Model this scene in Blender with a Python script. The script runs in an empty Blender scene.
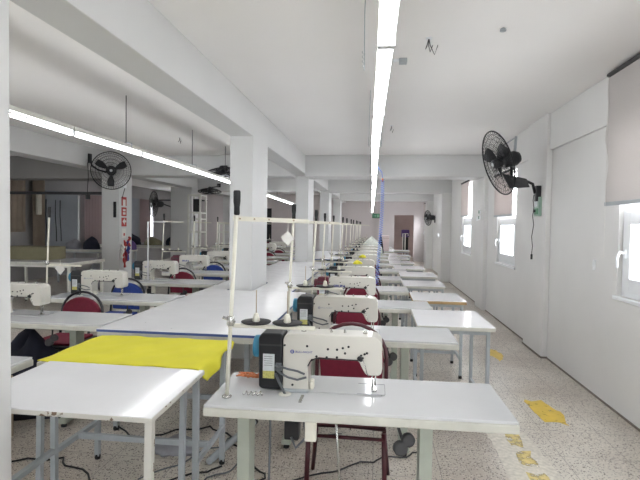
import bpy, bmesh, math, random
from mathutils import Vector, Matrix
random.seed(7)
PI = math.pi
S = bpy.context.scene
COL = S.collection

# ------------------------------------------------------------------ camera
yaw, pitch, roll = math.radians(6.77), math.radians(1.77), math.radians(0.83)
f = Vector((-math.sin(yaw)*math.cos(pitch), math.cos(yaw)*math.cos(pitch), -math.sin(pitch)))
rt = Vector((math.cos(yaw), math.sin(yaw), 0)); up = rt.cross(f)
R_ = rt*math.cos(roll)+up*math.sin(roll); U_ = -rt*math.sin(roll)+up*math.cos(roll)
cam = bpy.data.objects.new('camera', bpy.data.cameras.new('camera')); COL.objects.link(cam)
m = Matrix((R_, U_, -f)).transposed().to_4x4(); m.translation = Vector((0, 0, 1.46))
cam.matrix_world = m
cam.data.sensor_width = 36; cam.data.lens = 480/640*36; cam.data.clip_start = .02; cam.data.clip_end = 200
S.camera = cam
S.view_settings.view_transform = 'Standard'; S.view_settings.look = 'None'; S.view_settings.gamma = 1
S.view_settings.use_curve_mapping = False; S.view_settings.exposure = 0.62

# ------------------------------------------------------------------ materials
def L(c):
    return tuple(((x/255)/12.92 if x/255 <= .04045 else ((x/255+.055)/1.055)**2.4) for x in c)+(1,)
def mat(name, rgb, rough=.5, metal=0, noise=0.0, nscale=8, bump=0.0, bscale=60, coat=0, spec=.5, emit=None, estr=0, trans=0):
    M = bpy.data.materials.new(name); M.use_nodes = True
    nt = M.node_tree; N = nt.nodes; K = nt.links; b = N['Principled BSDF']
    b.inputs['Base Color'].default_value = L(rgb); b.inputs['Roughness'].default_value = rough
    b.inputs['Metallic'].default_value = metal; b.inputs['Coat Weight'].default_value = coat
    b.inputs['Specular IOR Level'].default_value = spec
    tc = N.new('ShaderNodeTexCoord')
    if noise:
        n = N.new('ShaderNodeTexNoise'); n.inputs['Scale'].default_value = nscale; n.inputs['Detail'].default_value = 5
        K.new(tc.outputs['Object'], n.inputs['Vector'])
        r = N.new('ShaderNodeValToRGB'); c = L(rgb)
        r.color_ramp.elements[0].color = tuple(x*(1-noise) for x in c[:3])+(1,); r.color_ramp.elements[0].position = .3
        r.color_ramp.elements[1].color = tuple(min(1, x*(1+noise*.5)) for x in c[:3])+(1,); r.color_ramp.elements[1].position = .7
        K.new(n.outputs['Fac'], r.inputs['Fac']); K.new(r.outputs['Color'], b.inputs['Base Color'])
    if bump:
        n2 = N.new('ShaderNodeTexNoise'); n2.inputs['Scale'].default_value = bscale
        K.new(tc.outputs['Object'], n2.inputs['Vector'])
        bp = N.new('ShaderNodeBump'); bp.inputs['Strength'].default_value = bump; bp.inputs['Distance'].default_value = .004
        K.new(n2.outputs['Fac'], bp.inputs['Height']); K.new(bp.outputs['Normal'], b.inputs['Normal'])
    if emit:
        b.inputs['Emission Color'].default_value = L(emit); b.inputs['Emission Strength'].default_value = estr
    return M

def ramp_over(M, tex_out, lo, hi, c0, c1_socket_from):
    pass

def laminate(name, rgb, rough, spots=True):
    """white table laminate with scattered small dark chips and faint scuffs"""
    M = mat(name, rgb, rough, noise=.05, nscale=3, coat=.0)
    nt = M.node_tree; N = nt.nodes; K = nt.links; b = N['Principled BSDF']
    tc = [n for n in N if n.type == 'TEX_COORD'][0]
    old = b.inputs['Base Color'].links[0].from_socket
    v = N.new('ShaderNodeTexVoronoi'); v.inputs['Scale'].default_value = 9
    K.new(tc.outputs['Object'], v.inputs['Vector'])
    cmp_ = N.new('ShaderNodeMath'); cmp_.operation = 'LESS_THAN'; cmp_.inputs[1].default_value = .045
    K.new(v.outputs['Distance'], cmp_.inputs[0])
    n = N.new('ShaderNodeTexNoise'); n.inputs['Scale'].default_value = 2.2
    K.new(tc.outputs['Object'], n.inputs['Vector'])
    gt = N.new('ShaderNodeMath'); gt.operation = 'GREATER_THAN'; gt.inputs[1].default_value = .56
    K.new(n.outputs['Fac'], gt.inputs[0])
    mu = N.new('ShaderNodeMath'); mu.operation = 'MULTIPLY'; K.new(cmp_.outputs[0], mu.inputs[0]); K.new(gt.outputs[0], mu.inputs[1])
    mx = N.new('ShaderNodeMix'); mx.data_type = 'RGBA'; mx.inputs[7].default_value = L((120, 116, 105))
    K.new(mu.outputs[0], mx.inputs[0]); K.new(old, mx.inputs[6]); K.new(mx.outputs[2], b.inputs['Base Color'])
    n3 = N.new('ShaderNodeTexNoise'); n3.inputs['Scale'].default_value = 14; n3.inputs['Detail'].default_value = 6
    K.new(tc.outputs['Object'], n3.inputs['Vector'])
    mr = N.new('ShaderNodeMapRange'); mr.inputs['To Min'].default_value = rough*.7; mr.inputs['To Max'].default_value = rough*1.4
    K.new(n3.outputs['Fac'], mr.inputs['Value']); K.new(mr.outputs[0], b.inputs['Roughness'])
    return M

def terrazzo():
    M = mat('terrazzo_floor', (176, 167, 160), .32)
    nt = M.node_tree; N = nt.nodes; K = nt.links; b = N['Principled BSDF']
    tc = [n for n in N if n.type == 'TEX_COORD'][0]; O = tc.outputs['Object']
    big = N.new('ShaderNodeTexNoise'); big.inputs['Scale'].default_value = 1.1; big.inputs['Detail'].default_value = 4; K.new(O, big.inputs['Vector'])
    r = N.new('ShaderNodeValToRGB'); r.color_ramp.elements[0].position = .35; r.color_ramp.elements[1].position = .66
    r.color_ramp.elements[0].color = L((176, 165, 154)); r.color_ramp.elements[1].color = L((206, 200, 189)); K.new(big.outputs['Fac'], r.inputs['Fac'])
    col = r.outputs['Color']
    for sc, th, c in ((52, .30, (132, 122, 114)), (84, .32, (84, 78, 76)), (60, .24, (222, 214, 205)), (34, .20, (96, 86, 80))):
        v = N.new('ShaderNodeTexVoronoi'); v.inputs['Scale'].default_value = sc; K.new(O, v.inputs['Vector'])
        lt = N.new('ShaderNodeMath'); lt.operation = 'LESS_THAN'; lt.inputs[1].default_value = th; K.new(v.outputs['Distance'], lt.inputs[0])
        sep = N.new('ShaderNodeSeparateColor'); K.new(v.outputs['Color'], sep.inputs[0])
        g = N.new('ShaderNodeMath'); g.operation = 'GREATER_THAN'; g.inputs[1].default_value = .5; K.new(sep.outputs[0], g.inputs[0])
        mu = N.new('ShaderNodeMath'); mu.operation = 'MULTIPLY'; K.new(lt.outputs[0], mu.inputs[0]); K.new(g.outputs[0], mu.inputs[1])
        mx = N.new('ShaderNodeMix'); mx.data_type = 'RGBA'; mx.inputs[7].default_value = L(c)
        K.new(mu.outputs[0], mx.inputs[0]); K.new(col, mx.inputs[6]); col = mx.outputs[2]
    br = N.new('ShaderNodeTexBrick'); br.offset = 0; br.inputs['Scale'].default_value = 1; br.inputs['Brick Width'].default_value = .4; br.inputs['Row Height'].default_value = .4
    br.inputs['Mortar Size'].default_value = .0022; K.new(O, br.inputs['Vector'])
    mx = N.new('ShaderNodeMix'); mx.data_type = 'RGBA'; mx.inputs[7].default_value = L((140, 132, 126))
    K.new(br.outputs['Fac'], mx.inputs[0]); K.new(col, mx.inputs[6]); K.new(mx.outputs[2], b.inputs['Base Color'])
    return M

M = {}
M['wall'] = mat('painted_wall', (222, 221, 219), .6, noise=.035, nscale=1.7, bump=.25, bscale=14)
M['wallfar'] = mat('far_wall_paint', (206, 198, 198), .7, noise=.05, nscale=1.2)
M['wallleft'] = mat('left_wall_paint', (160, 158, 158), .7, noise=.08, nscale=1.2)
M['ceil'] = mat('ceiling_paint', (243, 241, 239), .8, noise=.02, nscale=1.0, bump=.15, bscale=6)
M['ceildim'] = mat('unlit_bay_shade_paint', (150, 148, 146), .8, noise=.06, nscale=1.0)  # darker copy of the white paint; the unlit bay's shade is in its colour
M['pillar'] = mat('pillar_paint', (208, 208, 207), .5, noise=.03, nscale=2)
M['floor'] = terrazzo()
M['lam'] = laminate('white_laminate', (206, 207, 208), .13)
M['lam3'] = laminate('bright_white_laminate', (236, 236, 238), .10)
M['lam2'] = laminate('white_laminate_worn', (234, 234, 236), .16)
M['edge'] = mat('cream_edge_band', (198, 197, 187), .45, noise=.10, nscale=12)
M['steel'] = mat('pale_green_steel', (176, 182, 170), .45, noise=.08, nscale=10)
M['greysteel'] = mat('grey_painted_tube', (168, 174, 178), .4, noise=.08, nscale=10)
M['whitesteel'] = mat('white_painted_tube', (214, 214, 206), .4, noise=.06, nscale=14)
M['rust'] = mat('chipped_rusty_paint', (120, 100, 82), .7, noise=.5, nscale=30)
M['mach'] = mat('machine_enamel', (208, 205, 196), .28, noise=.03, nscale=9, coat=.3)
M['black'] = mat('black_plastic', (26, 27, 31), .4, noise=.15, nscale=20)
M['rubber'] = mat('black_rubber', (22, 22, 24), .6, noise=.15, nscale=20)
M['maroonp'] = mat('maroon_plastic', (92, 22, 44), .4, noise=.1, nscale=20)
M['blue'] = mat('blue_handwheel', (52, 128, 160), .35, noise=.1, nscale=20)
M['sticker'] = mat('white_sticker', (206, 210, 212), .5, noise=.1, nscale=60)
M['yellowst'] = mat('yellow_green_sticker', (196, 190, 110), .5, noise=.35, nscale=120)
M['grey'] = mat('grey_cable', (96, 100, 104), .5, noise=.1, nscale=20)
M['steelp'] = mat('polished_steel', (196, 196, 192), .22, metal=.9, noise=.05, nscale=20)
M['ink'] = mat('blue_ink', (48, 62, 140), .5, noise=.05, nscale=20)
M['inkfaint'] = mat('faded_ink', (150, 152, 166), .5, noise=.05, nscale=20)
M['red'] = mat('burgundy_fabric', (118, 22, 48), .75, noise=.12, nscale=40, bump=.3, bscale=300)
M['redframe'] = mat('maroon_painted_tube', (72, 22, 32), .35, noise=.1, nscale=20)
M['blackframe'] = mat('black_painted_tube', (34, 33, 40), .35, noise=.1, nscale=20)
M['bluef'] = mat('blue_chair_fabric', (34, 62, 140), .75, noise=.12, nscale=40, bump=.3, bscale=300)
M['yellow'] = mat('yellow_fabric', (218, 210, 54), .8, noise=.06, nscale=6, bump=.3, bscale=200)
M['bluetrim'] = mat('blue_edge_trim', (62, 84, 140), .45, noise=.12, nscale=16)
M['cream'] = mat('cream_plastic', (222, 219, 205), .45, noise=.06, nscale=20)
M['wood'] = mat('raw_board_edge', (168, 138, 92), .6, noise=.2, nscale=14)
M['paper'] = mat('white_paper', (226, 224, 218), .8, noise=.03, nscale=20)
M['orange'] = mat('orange_thread', (190, 112, 66), .7, noise=.3, nscale=60)
M['paint'] = mat('yellow_floor_paint', (212, 180, 70), .5, noise=.12, nscale=9)
M['paintw'] = mat('worn_yellow_paint', (206, 186, 120), .5, noise=.2, nscale=14)
M['whitep'] = mat('pale_floor_paint', (208, 202, 191), .8, noise=.22, nscale=38)
M['pvc'] = mat('white_pvc', (236, 238, 240), .3, noise=.01, nscale=5)
M['green'] = mat('green_plastic', (60, 128, 88), .35, noise=.2, nscale=20)
M['greenbox'] = mat('pale_green_plastic', (150, 176, 160), .3, noise=.1, nscale=20)
M['signgreen'] = mat('exit_sign_green', (34, 78, 56), .5, noise=.1, nscale=20)
M['signmark'] = mat('sign_mark_green', (96, 140, 112), .5, noise=.1, nscale=20)
M['signred'] = mat('sign_red', (178, 52, 48), .5, noise=.08, nscale=20)
M['hose'] = mat('blue_air_hose', (104, 136, 214), .35, noise=.08, nscale=20)
M['purple'] = mat('violet_cloth', (88, 66, 120), .8, noise=.2, nscale=12)
M['darkcloth'] = mat('dark_navy_cloth', (38, 40, 56), .9, noise=.3, nscale=9, bump=.4, bscale=30)
M['brown'] = mat('brown_cardboard', (168, 152, 132), .8, noise=.12, nscale=9)
M['olive'] = mat('olive_board', (128, 122, 96), .8, noise=.12, nscale=6)
M['greycloth'] = mat('grey_cloth', (150, 150, 156), .9, noise=.18, nscale=9, bump=.4, bscale=30)
M['darkroom'] = mat('door_dark_brown', (170, 150, 146), .8, noise=.1, nscale=2)
M['darkgrey'] = mat('dark_grey_paint', (64, 64, 66), .6, noise=.15, nscale=6)
M['beige'] = mat('beige_curtain', (170, 156, 140), .9, noise=.1, nscale=5)
M['blindgrey'] = mat('blue_grey_blind', (150, 155, 162), .8, noise=.04, nscale=5)
M['wrap'] = mat('clear_plastic_wrap', (204, 208, 200), .25, noise=.15, nscale=24, bump=.6, bscale=40)

def chipped():
    m_ = mat('chipped_white_paint', (206, 204, 196), .45)
    nt = m_.node_tree; N = nt.nodes; K = nt.links; b = N['Principled BSDF']; tc = [n for n in N if n.type == 'TEX_COORD'][0]
    n = N.new('ShaderNodeTexNoise'); n.inputs['Scale'].default_value = 26; n.inputs['Detail'].default_value = 6; K.new(tc.outputs['Object'], n.inputs['Vector'])
    r = N.new('ShaderNodeValToRGB'); r.color_ramp.elements[0].position = .60; r.color_ramp.elements[1].position = .63
    r.color_ramp.elements[0].color = L((206, 204, 196)); r.color_ramp.elements[1].color = L((112, 92, 74))
    K.new(n.outputs['Fac'], r.inputs['Fac']); K.new(r.outputs['Color'], b.inputs['Base Color']); return m_
M['chip'] = chipped()
def worn(key, sc, lo, hi):
    m_ = M[key]; nt = m_.node_tree; N = nt.nodes; K = nt.links; b = N['Principled BSDF']; tc = [n for n in N if n.type == 'TEX_COORD'][0]
    n = N.new('ShaderNodeTexNoise'); n.inputs['Scale'].default_value = sc; n.inputs['Detail'].default_value = 7; n.inputs['Roughness'].default_value = .7; K.new(tc.outputs['Object'], n.inputs['Vector'])
    r = N.new('ShaderNodeMapRange'); r.inputs['From Min'].default_value = lo; r.inputs['From Max'].default_value = hi; K.new(n.outputs['Fac'], r.inputs['Value']); K.new(r.outputs[0], b.inputs['Alpha'])
worn('paint', 14, .34, .42); worn('paintw', 16, .40, .55)
def fabric_blind(name, rgb, t=.35):
    m_ = bpy.data.materials.new(name); m_.use_nodes = True
    N = m_.node_tree.nodes; K = m_.node_tree.links; N.remove(N['Principled BSDF']); out = N['Material Output']
    tc = N.new('ShaderNodeTexCoord'); n = N.new('ShaderNodeTexNoise'); n.inputs['Scale'].default_value = 180
    K.new(tc.outputs['Object'], n.inputs['Vector'])
    r = N.new('ShaderNodeValToRGB'); c = L(rgb); r.color_ramp.elements[0].color = tuple(x*.9 for x in c[:3])+(1,); r.color_ramp.elements[1].color = c
    K.new(n.outputs['Fac'], r.inputs['Fac'])
    d = N.new('ShaderNodeBsdfDiffuse'); tr = N.new('ShaderNodeBsdfTranslucent'); mx = N.new('ShaderNodeMixShader'); mx.inputs[0].default_value = t
    K.new(r.outputs['Color'], d.inputs['Color']); K.new(r.outputs['Color'], tr.inputs['Color'])
    K.new(d.outputs[0], mx.inputs[1]); K.new(tr.outputs[0], mx.inputs[2]); K.new(mx.outputs[0], out.inputs['Surface'])
    return m_
M['blind'] = fabric_blind('roller_blind_fabric', (210, 205, 202), .2)
M['blindpink'] = fabric_blind('pinkish_blind_fabric', (212, 204, 201), .2)
M['curtain'] = fabric_blind('pink_curtain_fabric', (176, 158, 158), .12)
def glass(name):
    m_ = bpy.data.materials.new(name); m_.use_nodes = True
    N = m_.node_tree.nodes; K = m_.node_tree.links; N.remove(N['Principled BSDF']); out = N['Material Output']
    tr = N.new('ShaderNodeBsdfTransparent'); g = N.new('ShaderNodeBsdfGlossy'); g.inputs['Roughness'].default_value = .03
    mx = N.new('ShaderNodeMixShader'); mx.inputs[0].default_value = .06
    K.new(tr.outputs[0], mx.inputs[1]); K.new(g.outputs[0], mx.inputs[2]); K.new(mx.outputs[0], out.inputs['Surface'])
    return m_
M['glass'] = glass('window_glass')
M['tube'] = mat('lit_diffuser', (255, 255, 255), .5, emit=(250, 252, 255), estr=14)

# ------------------------------------------------------------------ mesh builder
class MB:
    def __init__(s): s.v = []; s.f = []; s.sm = []
    def add(s, vs, fs, smooth=False):
        o = len(s.v); s.v += [tuple(v) for v in vs]; s.f += [tuple(i+o for i in q) for q in fs]; s.sm += [smooth]*len(fs); return s
    def box(s, x0, y0, z0, x1, y1, z1):
        x0, x1 = min(x0, x1), max(x0, x1); y0, y1 = min(y0, y1), max(y0, y1); z0, z1 = min(z0, z1), max(z0, z1)
        v = [(x0, y0, z0), (x1, y0, z0), (x1, y1, z0), (x0, y1, z0), (x0, y0, z1), (x1, y0, z1), (x1, y1, z1), (x0, y1, z1)]
        return s.add(v, [(0, 3, 2, 1), (4, 5, 6, 7), (0, 1, 5, 4), (1, 2, 6, 5), (2, 3, 7, 6), (3, 0, 4, 7)])
    def prism(s, poly, a, b, axis='y'):
        """polygon extruded between a and b along an axis. poly in (x,z) for y, (x,y) for z, (y,z) for x"""
        n = len(poly)
        def P(p, t):
            return (p[0], t, p[1]) if axis == 'y' else ((p[0], p[1], t) if axis == 'z' else (t, p[0], p[1]))
        vs = [P(p, a) for p in poly]+[P(p, b) for p in poly]
        fs = [tuple(range(n)), tuple(range(2*n-1, n-1, -1))]+[(i, i+n, (i+1) % n+n, (i+1) % n) for i in range(n)]
        return s.add(vs, fs)
    def tube(s, pts, r, n=8, closed=False, caps=True):
        pts = [Vector(p) for p in pts]; N = len(pts); rs = r if isinstance(r, (list, tuple)) else [r]*N
        vs = []; prev = None
        for i, p in enumerate(pts):
            if closed: t = pts[(i+1) % N]-pts[i-1]
            else: t = pts[min(i+1, N-1)]-pts[max(i-1, 0)]
            if t.length < 1e-9: t = Vector((0, 0, 1))
            t.normalize()
            if prev is None:
                a = Vector((0, 0, 1)) if abs(t.z) < .9 else Vector((1, 0, 0)); u = t.cross(a).normalized()
            else:
                u = (prev-t*prev.dot(t)); u = u.normalized() if u.length > 1e-6 else t.orthogonal().normalized()
            prev = u; w = t.cross(u)
            for k in range(n):
                an = 2*PI*k/n+PI/n; vs.append(p+(u*math.cos(an)+w*math.sin(an))*rs[i])
        fs = []
        for i in range(N if closed else N-1):
            for k in range(n):
                a = i*n+k; b_ = i*n+(k+1) % n; c = ((i+1) % N)*n+(k+1) % n; d = ((i+1) % N)*n+k; fs.append((a, b_, c, d))
        s.add(vs, fs, n > 4)
        if caps and not closed:
            o = len(s.v)-len(vs); s.f += [tuple(o+k for k in range(n-1, -1, -1)), tuple(o+(N-1)*n+k for k in range(n))]; s.sm += [False, False]
        return s
    def lathe(s, prof, c=(0, 0, 0), axis=(0, 0, 1), n=20):
        """profile of (radius, height) revolved about an axis through c"""
        ax = Vector(axis).normalized(); u = ax.orthogonal().normalized(); w = ax.cross(u); c = Vector(c)
        vs = []
        for (r, h) in prof:
            for k in range(n):
                a = 2*PI*k/n; vs.append(c+ax*h+(u*math.cos(a)+w*math.sin(a))*max(r, 1e-4))
        fs = []
        for i in range(len(prof)-1):
            for k in range(n): fs.append((i*n+k, i*n+(k+1) % n, (i+1)*n+(k+1) % n, (i+1)*n+k))
        s.add(vs, fs, True)
        o = len(s.v)-len(vs); s.f += [tuple(o+k for k in range(n-1, -1, -1)), tuple(o+(len(prof)-1)*n+k for k in range(n))]; s.sm += [False, False]
        return s
    def build(s, name, m_, parent=None, bevel=0, seg=2):
        me = bpy.data.meshes.new(name); me.from_pydata(s.v, [], s.f); me.update()
        bm = bmesh.new(); bm.from_mesh(me); bmesh.ops.recalc_face_normals(bm, faces=bm.faces)
        if bevel:
            es = [e for e in bm.edges if len(e.link_faces) == 2 and e.calc_face_angle(0) > .6]
            bmesh.ops.bevel(bm, geom=es, offset=bevel, segments=seg, profile=.5, affect='EDGES', clamp_overlap=True)
        bm.to_mesh(me); bm.free()
        if not bevel: me.polygons.foreach_set('use_smooth', s.sm)
        me.materials.append(m_)
        o = bpy.data.objects.new(name, me); COL.objects.link(o)
        if parent: o.parent = parent
        return o
def B(*a): return MB().box(*a)
def T(pts, r, n=8, **k): return MB().tube(pts, r, n, **k)
def thing(name, label, cat, loc=(0, 0, 0), rz=0, group=None):
    o = bpy.data.objects.new(name, None); COL.objects.link(o); o.location = loc; o.rotation_euler = (0, 0, rz)
    o.empty_display_size = .1; o['label'] = label; o['category'] = cat
    if group: o['group'] = group
    return o
def tag(o, label, cat, group=None):
    o['label'] = label; o['category'] = cat
    if group: o['group'] = group
    return o
def struct(o, label=None):
    o['kind'] = 'structure'
    if label: o['label'] = label
    return o
def clone(root, loc, rz=0, label=None, group=None, skip=(), scale=None):
    r = root.copy(); COL.objects.link(r); r.location = loc; r.rotation_euler = (0, 0, rz)
    if scale: r.scale = scale
    if label: r['label'] = label
    if group: r['group'] = group
    for ch in list(root.children):
        if ch.name.split('.')[0] in skip: continue
        c = ch.copy(); COL.objects.link(c); c.parent = r
        for g in list(ch.children):
            if g.name.split('.')[0] in skip: continue
            d = g.copy(); COL.objects.link(d); d.parent = c
    return r
def text(name, s, size, m_, parent, loc, rot=(PI/2, 0, 0), bold=0, label=None):
    cu = bpy.data.curves.new(name, 'FONT'); cu.body = s; cu.size = size; cu.extrude = .0004; cu.offset = bold
    cu.align_x = 'LEFT'; cu.align_y = 'CENTER'
    t = bpy.data.objects.new('tmp', cu); COL.objects.link(t)
    bpy.context.view_layer.update()
    me = bpy.data.meshes.new_from_object(t.evaluated_get(bpy.context.evaluated_depsgraph_get()))
    bpy.data.objects.remove(t)
    me.materials.clear(); me.materials.append(m_)
    o = bpy.data.objects.new(name, me); COL.objects.link(o)
    o.location = loc; o.rotation_euler = rot
    if parent: o.parent = parent
    if label: o['label'] = label
    return o

# ------------------------------------------------------------------ room shell
HC = 2.74; XW = 1.92; XL = -8.5; YN = -2.5; YF = 20.2
struct(B(XL-.3, YN-.3, -.12, XW+.3, YF+3.3, 0).build('floor', M['floor']), 'speckled beige terrazzo floor')
struct(B(XL-.3, YN-.3, HC, XW+.3, YF+3.3, HC+.15).build('ceiling', M['ceil']), 'white painted plaster ceiling')
w = MB(); w.box(XL-.3, YN-.3, 0, XW+.3, YN, .9); w.box(XL-.3, YN-.3, 2.4, XW+.3, YN, HC); x_ = XL-.3
for (a, b) in ((-5.4, -4.2), (.6, 1.5)): w.box(x_, YN-.3, .9, a, YN, 2.4); x_ = b  # unseen openings added behind the camera to let daylight fill the room
w.box(x_, YN-.3, .9, XW+.3, YN, 2.4)
struct(w.build('wall_back', M['wall']), 'white wall behind the viewer with unseen openings added for daylight')
# right wall with window openings
wins = [(-.5, .6, .88, 2.30), (3.0, 4.10, .93, 2.30), (6.98, 8.02, .91, 2.30), (10.15, 11.2, .90, 2.40), (14.3, 15.3, .88, 2.40), (18.6, 19.9, .88, 2.40)]
w = MB(); y = YN
for (a, b, z0, z1) in wins:
    w.box(XW, y, 0, XW+.24, a, HC); w.box(XW, a, 0, XW+.24, b, z0); w.box(XW, a, z1, XW+.24, b, HC); y = b
w.box(XW, y, 0, XW+.24, YF+3.3, HC)
struct(w.build('wall_right', M['wall']), 'white painted wall with windows on the right')
# shallow lintel band along the right wall
bnd = MB()
bnd.box(XW-.03, YN, 2.33, XW, 5.62, HC); bnd.box(XW-.03, 6.3, 2.33, XW, 8.75, HC)
struct(bnd.build('trim_1', M['wall'], bevel=.004), 'shallow lintel band along the top of the right wall')
n = 1
def trim(mb, label, m_='pillar', bev=.006):
    global n
    n += 1
    return struct(mb.build('trim_%d' % n, M[m_], bevel=bev), label)
trim(B(1.86, 5.62, 0, XW, 6.32, HC), 'shallow white pilaster carrying the nearest wall fan', 'wall')
trim(B(1.85, 8.7, 0, XW, 9.3, 2.36), 'white pilaster between the second and third window', 'wall')
trim(B(1.68, 12.9, 0, XW, 13.5, 2.36), 'deep white pilaster on the right wall', 'wall')
trim(B(1.70, 17.0, 0, XW, 17.5, 2.36), 'farthest pilaster on the right wall', 'wall')
# left wall with windows, dim
lw = [(2.0, 3.8), (9.9, 10.25), (12.62, 12.88), (13.45, 14.4), (16.6, 17.5)]  # the first is out of view, added to brighten the left bay
w = MB(); y = YN
for (a, b) in lw:
    w.box(XL-.24, y, 0, XL, a, HC); w.box(XL-.24, a, 0, XL, b, .9); w.box(XL-.24, a, 2.2, XL, b, HC); y = b
w.box(XL-.24, y, 0, XL, YF, HC)  # stops here: the room beyond is left open on this side for daylight
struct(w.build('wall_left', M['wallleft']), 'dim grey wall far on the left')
# far wall with doorway
w = MB(); w.box(XL, YF, 0, -5.3, YF+.15, HC); w.box(-5.3, YF, 2.15, -4.5, YF+.15, HC); w.box(-4.5, YF, 0, .70, YF+.15, HC)
w.box(.70, YF, 1.93, 1.5, YF+.15, HC); w.box(1.5, YF, 0, XW, YF+.15, HC)
struct(w.build('wall_far', M['wallfar']), 'pinkish white end wall with a doorway')
struct(B(XL, YF+3.1, 0, XW, YF+3.3, HC).build('wall_beyond', M['darkroom']), 'brown wall of the room beyond the doorway')
w = MB(); w.box(.62, YF-.03, 0, .70, YF, 2.01); w.box(1.5, YF-.03, 0, 1.58, YF, 2.01); w.box(.70, YF-.03, 1.93, 1.5, YF, 2.01)
trim(w, 'pale door frame of the far doorway', 'wallfar', 0)
struct(B(-.02, YF-.06, .0, .55, YF-.01, 1.95).build('door_1', M['wallfar']), 'closed pale door left of the open doorway')
struct(B(-5.3, YF+.02, 0, -4.5, YF+.06, 2.15).build('dark_opening_panel', M['rubber']), 'black panel for the dark opening in the far wall of the left bay')  # black panel stands for the darkness inside this opening
# pillars and longitudinal beams
for (a, b) in ((.9, 1.61), (5.02, 5.72), (9.2, 9.95), (13.15, 13.9), (17.2, 17.95)):
    trim(B(-1.58, a, 0, -1.33, b, 2.41), 'square white pillar at %.0f metres in the central row' % a)
trim(B(-1.58, YN, 2.40, -1.33, YF, HC), 'deep beam running over the central pillars', 'pillar')
for (x0, x1, a, b) in ((-5.23, -4.88, 8.62, 9.1), (-5.43, -4.85, 12.15, 12.6), (-5.4, -4.9, 16.4, 16.9), (-5.23, -4.88, 4.4, 4.9)):
    trim(B(x0, a, 0, x1, b, 2.41), 'white pillar in the left row at %.0f metres' % a)
trim(B(-5.22, YN, 2.40, -4.9, YF, HC), 'beam running over the left row of pillars', 'pillar')
trim(B(-1.33, 8.75, 2.35, XW, 9.3, HC), 'first cross beam over the aisle', 'pillar')
trim(B(-4.9, 8.75, 2.36, -1.58, 9.25, HC), 'first cross beam over the left bay', 'pillar')
trim(B(-1.33, 12.9, 2.35, XW, 13.4, HC), 'second cross beam over the aisle', 'pillar')
trim(B(-4.9, 12.7, 2.36, -1.58, 13.2, HC), 'second cross beam over the left bay', 'pillar')
trim(B(-1.33, 17.0, 2.35, XW, 17.5, HC), 'third cross beam over the aisle', 'pillar')
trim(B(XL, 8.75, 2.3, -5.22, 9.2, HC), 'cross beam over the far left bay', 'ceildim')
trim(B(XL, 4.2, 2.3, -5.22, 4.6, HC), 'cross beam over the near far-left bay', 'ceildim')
w = MB(); w.box(XW-.01, YN, 0, XW, 5.62, .014); w.box(1.852, 5.612, 0, XW, 5.62, .02); w.box(1.85, 5.62, 0, 1.86, 6.32, .016); w.box(XW-.01, 6.32, 0, XW, 8.7, .014); w.box(XW-.01, 9.3, 0, XW, 12.9, .014)
struct(w.build('baseboard_right', mat('grout_line', (128, 120, 112), .8, noise=.2, nscale=6)), 'thin dark grout line along the foot of the right wall')

# windows in the right wall (frames, sash, glass)
wn = 0
def make_window(a, b, z0, z1, handle_y=None, face=-1, X=XW, thin=False):
    global wn
    wn += 1
    xf0, xf1 = (X+.035, X+.095) if face < 0 else (X-.095, X-.035)
    fr = MB(); t = .05
    fr.box(xf0, a, z0, xf1, a+t, z1); fr.box(xf0, b-t, z0, xf1, b, z1); fr.box(xf0, a+t, z0, xf1, b-t, z0+t); fr.box(xf0, a+t, z1-t, xf1, b-t, z1)
    zt = 1.63; fr.box(xf0, a+t, zt-.03, xf1, b-t, zt+.03)
    o = struct(fr.build('window_%d' % wn, M['pvc'], bevel=.004), 'white plastic framed window with a tilt sash')
    # lower sash
    sx0, sx1 = xf0-.02, xf1-.01; s_ = .10; ya, yb = a+t, b-t; za, zb = z0+t, zt-.03
    sh = MB(); sh.box(sx0, ya, za, sx1, ya+s_, zb); sh.box(sx0, yb-s_, za, sx1, yb, zb); sh.box(sx0, ya+s_, za, sx1, yb-s_, za+s_); sh.box(sx0, ya+s_, zb-s_, sx1, yb-s_, zb)
    sh = sh.build('sash', M['pvc'], o, bevel=.005)
    g = MB(); g.box(X+.06*(-face)-.003, ya+s_, za+s_, X+.06*(-face)+.003, yb-s_, zb-s_); g.box(X+.06*(-face)-.003, ya, zt+.03, X+.06*(-face)+.003, yb, z1-t)
    g.build('pane', M['glass'], o)
    if handle_y:
        hz = (za+zb)/2-.02; x = sx0
        h = MB(); h.box(x-.012, handle_y-.015, hz-.035, x, handle_y+.015, hz+.035)
        h.tube([(x-.01, handle_y, hz+.005), (x-.045, handle_y, hz+.012), (x-.055, handle_y+.015, hz-.03), (x-.05, handle_y+.02, hz-.11)], [.011, .012, .012, .009], 8)
        h.build('handle', M['pvc'], sh)
    sl = MB(); sl.box(X-.02, a-.03, z0-.03, X+.04, b+.03, z0-.001); sl.build('sill', M['pvc'], o, bevel=.004)
for (a, b, z0, z1) in wins: make_window(a, b, z0, z1, b-.09)
for (a, b) in lw: 
    wn += 1
    fr = MB(); fr.box(XL-.09, a, .9, XL-.04, a+.03, 2.2); fr.box(XL-.09, b-.03, .9, XL-.04, b, 2.2); fr.box(XL-.09, a+.03, .9, XL-.04, b-.03, .94); fr.box(XL-.09, a+.03, 2.16, XL-.04, b-.03, 2.2)
    o = struct(fr.build('window_%d' % wn, M['pvc']), 'window in the far left wall, whose nearest opening is added for daylight')
    B(XL-.07, a+.03, .94, XL-.065, b-.03, 2.16).build('pane', M['glass'], o)

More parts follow.
